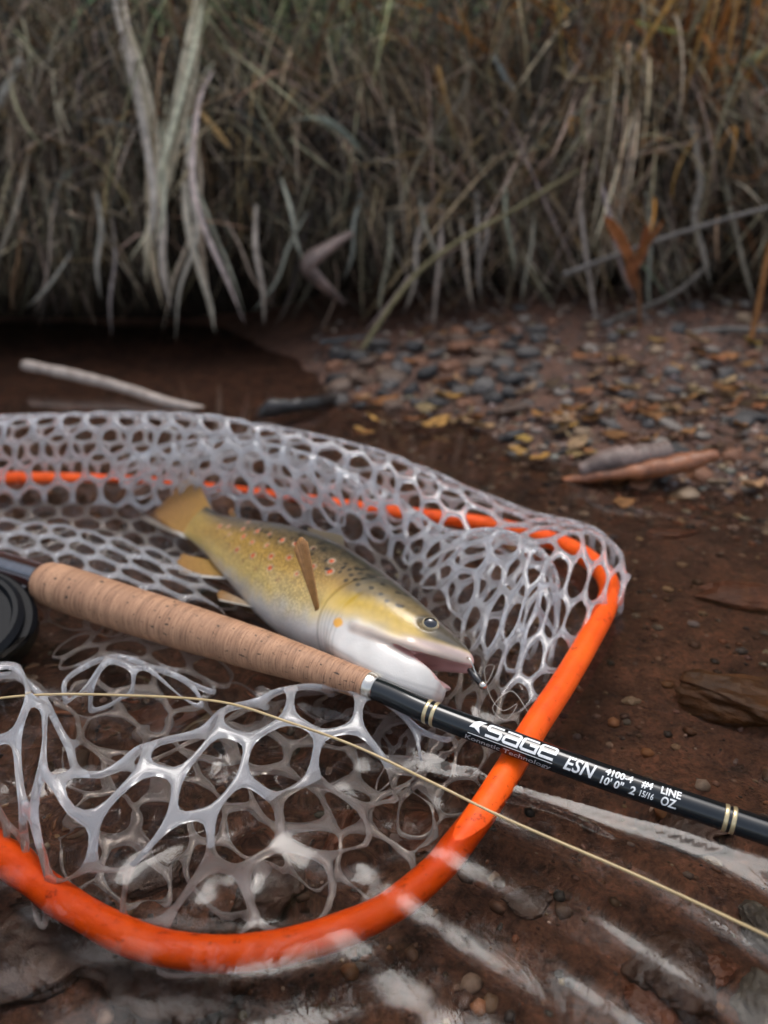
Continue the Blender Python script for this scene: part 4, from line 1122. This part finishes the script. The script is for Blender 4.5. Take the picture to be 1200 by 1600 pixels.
def eye(side):
    # eyeball with pupil, iris and rim as rings of one dome; children hold the pupil
    mat_i = M.setdefault('iris', simple('gold_iris', (0.62, 0.50, 0.30), 0.25, 0.3, 1.0))
    mat_p = M.setdefault('pupil', simple('black_pupil', (0.006, 0.007, 0.010), 0.04, 0, 1.0))
    ctr = np.array([ES, (EY - 1.9) * side, EZ]); out = np.array([-.12, side, .12]); out = out / np.linalg.norm(out)
    t1 = np.cross(out, [0, 0, 1.0]); t1 /= np.linalg.norm(t1); t2 = np.cross(out, t1)
    def dome(r0, r1, Rb, push, n=10, m=28):
        V_ = []; F_ = []
        for i in range(n + 1):
            rr = r0 + (r1 - r0) * i / n; hz = math.sqrt(max(Rb ** 2 - rr ** 2, 0)) + push
            for j in range(m):
                a = 2 * math.pi * j / m; V_.append(ctr + out * hz + (t1 * math.cos(a) + t2 * math.sin(a)) * rr)
        for i in range(n):
            for j in range(m): F_.append((i * m + j, i * m + (j + 1) % m, (i + 1) * m + (j + 1) % m, (i + 1) * m + j))
        return fish_world(V_), F_
    V_, F_ = dome(.01, 3.2, 3.5, 0); o = mesh_obj('eye', V_, F_, mat_i, trout)
    V_, F_ = dome(.01, 2.35, 3.5, .12); mesh_obj('pupil', V_, F_, mat_p, o)
eye(1); eye(-1)

def fin(name, base_a, base_b, tip_a, tip_b, col1, col2, edge=None, nray=14, nlen=12, bulge=.12, parent=trout, thick=.5, curve=(0, 0, 0)):
    """fan from the base line a-b to the tip line a-b (local mm)"""
    A0, B0, A1, B1 = (np.array(p, float) for p in (base_a, base_b, tip_a, tip_b)); V_ = []; F_ = []; C_ = []
    nr = nray * 2 + 1; axis = (A1 + B1) / 2 - (A0 + B0) / 2; L = np.linalg.norm(axis); nrm = np.cross(axis / L, (B0 - A0) / (np.linalg.norm(B0 - A0) + 1e-6))
    for i in range(nlen):
        t = i / (nlen - 1)
        for j in range(nr):
            u = j / (nr - 1); p0 = A0 * (1 - u) + B0 * u; p1 = A1 * (1 - u) + B1 * u + axis * bulge * math.sin(math.pi * u)
            p = p0 * (1 - t) + p1 * t + np.array(curve) * t * t
            p = p + nrm * (.22 * (1 if j % 2 else -1) * (1 - .4 * t) + .5 * math.sin(5 * u + 2 * t) * t)
            V_.append(p); cc = np.array(col1) * (1 - t) + np.array(col2) * t; cc = cc * (.72 if j % 2 else 1.1)
            if edge is not None and u < .12: cc = np.array(edge)
            C_.append(cc)
    for i in range(nlen - 1):
        for j in range(nr - 1): F_.append((i * nr + j, i * nr + j + 1, (i + 1) * nr + j + 1, (i + 1) * nr + j))
    mb = MB(); mb.add(fish_world(V_), F_); mb.c = [np.array(C_)]
    o = mb.build(name, M['fin'], parent); s_m = o.modifiers.new('thickness', 'SOLIDIFY'); s_m.thickness = thick / 1000; return o
AMB, BRN = (.34, .17, .05), (.24, .13, .06)
fin('tail_fin', (252, 0, -11.5), (252, 0, 11.5), (312, 8, -25), (314, 2, 24), (.52, .29, .07), (.42, .20, .06), edge=(.74, .72, .68), nray=20, bulge=-.06)
fin('pectoral_fin', (69, 16.0, -9.5), (70.5, 15.8, -10.5), (76.5, 33, 7), (82, 32, 1), (.60, .31, .10), (.52, .26, .09), nray=6, bulge=.16, curve=(7, 3, 4), thick=.35)
fin('pectoral_fin', (69, -16.5, -11), (74, -16.5, -12), (98, -24, -16), (104, -22, -22), AMB, BRN, nray=8)
fin('pelvic_fin', (126, 6, -24), (133, 5, -23.5), (150, 11, -31), (158, 9, -26), (.60, .48, .34), AMB, edge=(.66, .62, .54), nray=8)
fin('pelvic_fin', (126, -6, -24), (133, -5, -23.5), (148, -10, -31), (156, -8, -27), (.60, .48, .34), AMB, edge=(.66, .62, .54), nray=8)
fin('anal_fin', (174, 2, -19), (204, 1, -14.5), (204, 8, -31), (224, 5, -20), (.50, .30, .08), (.42, .22, .07), edge=(.70, .66, .60), nray=12, curve=(4, 2, 0))
fin('dorsal_fin', (104, -2, 24.5), (138, -2, 23), (128, -13, 33), (158, -10, 28), (.12, .10, .06), (.16, .12, .06), nray=12)
fin('adipose_fin', (212, 0, 13.5), (218, 0, 12.6), (226, 0, 18), (228, 0, 15), (.20, .15, .06), (.34, .14, .05), nray=4)

# fly in the corner of the mouth, with its tippet
flyT = thing('artificial_fly', 'small black fly with silver bead hooked at the tip of the trout mouth', 'fishing fly')
pA, pB = Zp(733, 1046, .015), Zp(752, 1070, .013)
def fl(t, up=0): return pA * (1 - t) + pB * t + np.array([0, 0, up])
V_, F_ = tube(np.array([fl(t, .0004 * math.sin(t * 3)) for t in np.linspace(0, 1, 14)]), .0009 + .0006 * np.sin(np.linspace(.2, 2.9, 14)), 9); mesh_obj('fly_body', V_, F_, M['fly_black'], flyT)
bm = bmesh.new(); bmesh.ops.create_uvsphere(bm, u_segments=16, v_segments=10, radius=.0016)
bmesh.ops.translate(bm, verts=bm.verts, vec=Vector(fl(1.12, .0005))); me = bpy.data.meshes.new('bead'); bm.to_mesh(me); bm.free(); me.polygons.foreach_set('use_smooth', [True] * len(me.polygons)); me.materials.append(M['silver'])
o = bpy.data.objects.new('bead', me); COL.objects.link(o); o.parent = flyT
V_, F_ = tube(catmull([fl(.9), fl(.5, .002), fl(.1, .0045), fl(-.2, .004), fl(-.22, .0005)], 24), .00028, 6); mesh_obj('hook', V_, F_, M['silver'], flyT)
for i in range(10):
    a = i * .63; d = np.array([math.cos(a), math.sin(a), math.sin(a * 2)]) * .003
    V_, F_ = tube(np.array([fl(.85), fl(.75) + d * .6, fl(.55) + d * 1.3]), [.00018, .00014, .00006], 5); mesh_obj('hackle', V_, F_, M['fly_black'], flyT)
P = catmull([fl(1.15), Zp(765, 1060, .010), Zp(772, 1040, .010), Zp(757, 1045, .006), Zp(765, 1085, .004), Zp(785, 1110, .003), Zp(808, 1100, .003), Zp(790, 1125, .006), Zp(770, 1105, .004), Zp(800, 1080, .006), Zp(830, 1120, .002)], 120)
V_, F_ = tube(P, .00009, 6); tag(mesh_obj('tippet', V_, F_, M['tippet']), 'fine clear tippet looping from the fly into the net', 'tippet')

# ------------------------------------------------------------------ fly rod
rod = thing('fly_rod', 'fly rod with cork grip and glossy black lettered blank lying across the net', 'fishing rod')
def rod_pts(s0, s1, n): 
    s = np.linspace(s0, s1, n); return np.stack([np.interp(s, ROD_S, ROD[:, k_]) for k_ in range(3)], 1), s
def revolve(name, s0, s1, prof_s, prof_r, mat, parent, n=60, seg=40, cap=True):
    P, s = rod_pts(s0, s1, n); r_ = np.interp((s - s0) / (s1 - s0), prof_s, prof_r)
    V_, F_ = tube(P, r_, seg, cap=cap); a = np.tile(np.linspace(0, 1, seg, endpoint=False), n)
    uv = np.stack([np.repeat(s, seg), np.abs(a - .5) * 2 * .03], 1)
    return mesh_obj(name, V_, F_, mat, parent, uvs=uv)
grip = revolve('grip', S_G0, S_G1, [0, .008, .02, .05, .12, .3, .5, .7, .85, .95, .985, 1], [.0072, .0092, .0100, .0106, .0107, .0103, .0098, .0086, .0070, .0058, .0056, .0052], M['cork'], rod, 160, 48)
revolve('winding_check', S_G1 - .001, S_G1 + .0032, [0, .15, .3, .6, .8, 1], [.0050, .0054, .0054, .0052, .0049, .0044], M['silver'], rod, 20, 32)
S_E = ROD_LEN - .002
R0, R1 = .00435, .0038
def blank_r(s): return R0 + (R1 - R0) * (s - S_G1) / (S_E - S_G1)
blank = revolve('blank', S_G1, S_E, [0, 1], [R0, R1], M['blank'], rod, 80, 40)
for px in (670, 681, 1134, 1146):
    s_c = rod_at_px(px); w_ = .0011 if px < 900 else .0010
    revolve('trim_band', s_c - w_ / 2 - .0003, s_c + w_ / 2, [0, .2, .8, 1], [blank_r(s_c) + .00002, blank_r(s_c) + .00018, blank_r(s_c) + .00018, blank_r(s_c) + .00002], M['gold'], rod, 8, 36)
# reel seat
S_R = 0.004
seat = revolve('reel_seat', S_R, S_G0 + .002, [0, 1], [.0082, .0082], M['seat_wood'], rod, 40, 40)
# metal channel along the seat and the hooded foot
def along(name, s0, s1, off_ang, rad, w_, hgt, mat, parent, taper=1.0):
    P, s = rod_pts(s0, s1, 24); T, N, B = frames(P); d = N * math.cos(off_ang) + B * math.sin(off_ang); e = np.cross(T, d)
    V_ = []; F_ = []
    for i in range(24):
        k_ = 1 - (1 - taper) * i / 23
        for (a, b) in ((-1, 0), (-1, 1), (-.6, 1.25), (.6, 1.25), (1, 1), (1, 0)): V_.append(P[i] + e[i] * a * w_ / 2 * k_ + d[i] * (rad + b * hgt * k_))
    for i in range(23):
        for j in range(5): F_.append((i * 6 + j, i * 6 + j + 1, i * 6 + j + 7, i * 6 + j + 6))
    F_.append(tuple(range(6))); F_.append(tuple(23 * 6 + j for j in range(6))[::-1])
    o = mesh_obj(name, V_, F_, mat, parent, smooth_shade=False); return o
T_, N_, B_ = frames(ROD[::50]); 
cam_side = -1 if np.dot(B_[5], [0, -1, 0]) < 0 else 1
along('seat_strip', S_R, S_G0 + .001, cam_side * .55, .0076, .0050, .0011, M['seat_metal'], seat)
along('reel_foot', S_R + .004, S_G0 - .001, cam_side * 1.75, .0078, .0090, .0030, M['seat_metal'], rod, .55)
# reel: drum lying on its side next to the seat
reel = bpy.data.objects.new('reel', None); COL.objects.link(reel); reel.parent = rod
rc_ = Zp(-78, 988, .001); nrm = np.array([.18, -.30, .94]); nrm /= np.linalg.norm(nrm)
t1 = np.cross(nrm, [0, 1, 0]); t1 /= np.linalg.norm(t1); t2 = np.cross(nrm, t1)
def lathe(name, prof_, mat, seg=64):
    V_ = []; F_ = []
    for (r_, h_) in prof_:
        for j in range(seg):
            a = 2 * math.pi * j / seg; V_.append(rc_ + nrm * h_ + (t1 * math.cos(a) + t2 * math.sin(a)) * r_)
    for i in range(len(prof_) - 1):
        for j in range(seg): F_.append((i * seg + j, i * seg + (j + 1) % seg, (i + 1) * seg + (j + 1) % seg, (i + 1) * seg + j))
    return mesh_obj(name, V_, F_, mat, reel, smooth_shade=False)
lathe('reel_frame', [(.001, -.016), (.034, -.016), (.036, -.014), (.036, .004), (.034, .006), (.030, .006)], M['reel'])
lathe('spool', [(.031, .000), (.031, .0085), (.0285, .0105), (.0265, .0105), (.0255, .008), (.010, .008), (.0095, .011), (.001, .0115)], M['reel_edge'])
P = rc_ + nrm * .010 + t1 * .016
V_, F_ = tube(np.array([P, P + nrm * .004, P + nrm * .012, P + nrm * .016]), [.0035, .003, .0045, .003], 16); mesh_obj('reel_handle', V_, F_, M['reel'], reel)

# lettering: flat shapes wrapped round the blank
def wrap_text(name, V2, F2, s0, ang0, mat, lift=.00012):
    """V2 in metres: x along the rod, y round it (up = away from the camera)"""
    bm = bmesh.new(); vs = [bm.verts.new((x, y, 0)) for x, y in V2]
    for f in F2:
        try: bm.faces.new([vs[i] for i in f])
        except ValueError: pass
    ysp = [v[1] for v in V2]
    for yy in np.arange(min(ysp), max(ysp), .0005):
        g = list(bm.verts) + list(bm.edges) + list(bm.faces); bmesh.ops.bisect_plane(bm, geom=g, plane_co=(0, yy, 0), plane_no=(0, 1, 0))
    bmesh.ops.triangulate(bm, faces=bm.faces)
    co = np.array([v.co[:] for v in bm.verts]); bm.verts.index_update(); fc = [tuple(v.index for v in f.verts) for f in bm.faces]; bm.free()
    s = s0 + co[:, 0]; C = np.stack([np.interp(s, ROD_S, ROD[:, k_]) for k_ in range(3)], 1)
    T = np.stack([np.interp(s, ROD_S, np.gradient(ROD[:, k_], ROD_S)) for k_ in range(3)], 1); T /= np.linalg.norm(T, axis=1)[:, None]
    up = np.array([0, 0, 1.0]); N = up - T * (T @ up)[:, None]; N /= np.linalg.norm(N, axis=1)[:, None]
    S_ = np.cross(T, N)                                   # horizontally towards the camera side
    S_ = S_ * np.where((S_[:, 1] < 0), 1, -1)[:, None]
    r_ = blank_r(s); th = ang0 - co[:, 1] / r_            # angle from straight up towards the camera
    W = C + (N * np.cos(th)[:, None] + S_ * np.sin(th)[:, None]) * (r_ + lift)[:, None]
    nn = (N * np.cos(th)[:, None] + S_ * np.sin(th)[:, None])
    out = []
    for f in fc:
        a, b, d = W[list(f)]; out.append(f if np.dot(np.cross(b - a, d - a), nn[f[0]]) > 0 else f[::-1])
    return mesh_obj(name, W, out, mat, blank, smooth_shade=False)
def strokes(lines, w_):
    V2 = []; F2 = []
    for L in lines:
        L = [np.array(p, float) for p in L]; off = []
        for i, p in enumerate(L):
            d1 = (p - L[i - 1]) if i else (L[1] - p); d2 = (L[i + 1] - p) if i < len(L) - 1 else (p - L[i - 1])
            d1, d2 = d1 / np.linalg.norm(d1), d2 / np.linalg.norm(d2); n1 = np.array([-d1[1], d1[0]]); n2_ = np.array([-d2[1], d2[0]]); m_ = n1 + n2_; m_ /= np.linalg.norm(m_)
            off.append(m_ * min(w_ / 2 / max(m_.dot(n1), .35), w_ * 1.2))
        b = len(V2)
        for p, o_ in zip(L, off): V2 += [tuple(p + o_), tuple(p - o_)]
        for i in range(len(L) - 1): F2.append((b + 2 * i, b + 2 * i + 1, b + 2 * i + 3, b + 2 * i + 2))
    return V2, F2
GLY = {'S': [[(1, 1), (.1, 1), (0, .9), (0, .6), (.1, .5), (.9, .5), (1, .4), (1, .1), (.9, 0), (0, 0)]],
       'A': [[(0, 1), (.9, 1), (1, .9), (1, 0), (.1, 0), (0, .1), (0, .4), (.1, .5), (1, .5)]],
       'G': [[(1, 1), (.1, 1), (0, .9), (0, .1), (.1, 0), (1, 0), (1, .5), (.5, .5)]],
       'E': [[(1, 0), (.1, 0), (0, .1), (0, .9), (.1, 1), (.9, 1), (1, .9), (1, .5), (0, .5)]]}
s_logo, s_logo2 = rod_at_px(737), rod_at_px(868)
LW = s_logo2 - s_logo; LH = .0040
lines = []; cw = LW * .165; x0 = LW * .20
for ch in 'SAGE':
    for L in GLY[ch]: lines.append([(x0 + a * cw + b * LH * .18, b * LH) for a, b in L])
    x0 += LW * .207
V2, F2 = strokes(lines, .00086)
ANG = R(50)
wrap_text('logo_lettering', [(a, b - .0004) for a, b in V2], F2, s_logo, ANG, M['white_ink'])
ic = [(0, 0), (.006, .0036), (.0062, .0041), (.0022, .0040), (.0004, .0018)]
ic = [(a * LW / .038, b) for a, b in [(.000, .0008), (.0016, .0030), (.0036, .0041), (.0068, .0043), (.0048, .0028), (.0042, .0016), (.0052, -.0002), (.0022, .0010)]]
wrap_text('logo_emblem', [(a, b - .0004) for a, b in ic], [(0, 1, 7), (1, 2, 4, 7), (2, 3, 4), (4, 5, 7), (5, 6, 7)], s_logo, ANG, M['white_ink'])
V2, F2 = strokes([[(0, -.0016), (LW * .99, -.0016)]], .00022); wrap_text('logo_underline', V2, F2, s_logo, ANG, M['white_ink'])
def font_text(txt, size, shear=0.0, bold=0.0):
    cu = bpy.data.curves.new('txt', 'FONT'); cu.body = txt; cu.size = size; cu.shear = shear; cu.resolution_u = 3; cu.offset = size * bold
    ob = bpy.data.objects.new('txt', cu); COL.objects.link(ob); dg = bpy.context.evaluated_depsgraph_get(); me = ob.evaluated_get(dg).to_mesh()
    V2 = [(v.co.x, v.co.y) for v in me.vertices]; F2 = [tuple(p.vertices) for p in me.polygons]
    ob.evaluated_get(dg).to_mesh_clear(); bpy.data.objects.remove(ob); bpy.data.curves.remove(cu); return V2, F2
def put(name, txt, px0, px1, size, y0, mat, shear=.15, bold=.022):
    a, b = rod_at_px(px0), rod_at_px(px1); V2, F2 = font_text(txt, size, shear, bold); xm = max(v[0] for v in V2); k_ = (b - a) / xm
    wrap_text(name, [(v[0] * k_, v[1] + y0) for v in V2], F2, a, ANG, mat)
put('technology_lettering', 'Konnetic Technology', 733, 866, .0026, -.0042, M['grey_ink'], .1, .01)
put('model_lettering', 'ESN', 882, 931, .0062, -.0018, M['white_ink'], .3, .015)
put('weight_lettering', '4100-4', 944, 986, .0032, .0009, M['white_ink'])
put('weight_lettering', '#4', 1000, 1017, .0032, .0009, M['white_ink'])
put('weight_lettering', 'LINE', 1029, 1061, .0034, .0009, M['white_ink'], .05)
put('weight_lettering', "10' 0\"", 937, 975, .0034, -.0022, M['white_ink'])
put('weight_lettering', '2', 984, 993, .0036, -.0024, M['white_ink'])
put('weight_lettering', '15/16', 998, 1021, .0027, -.0020, M['white_ink'], .15, .012)
put('weight_lettering', 'OZ.', 1032, 1057, .0038, -.0024, M['white_ink'], .1)

# ------------------------------------------------------------------ fly line
P = catmull([Zp(-60, 1098, .020), Zp(55, 1086, .020), Zp(180, 1086, .018), Zp(340, 1096, .020), Zp(450, 1128, .019), Zp(560, 1168, .016), Zp(680, 1225, .012), Zp(790, 1279, .010), Zp(1000, 1370, .008), Zp(1200, 1463, .006), Zp(1400, 1560, .004)], 260)
V_, F_ = tube(P, .00044, 8)
tag(mesh_obj('fishing_line', V_, F_, M['line']), 'thin tan fishing line running taut over the front of the net to the right', 'fishing line')
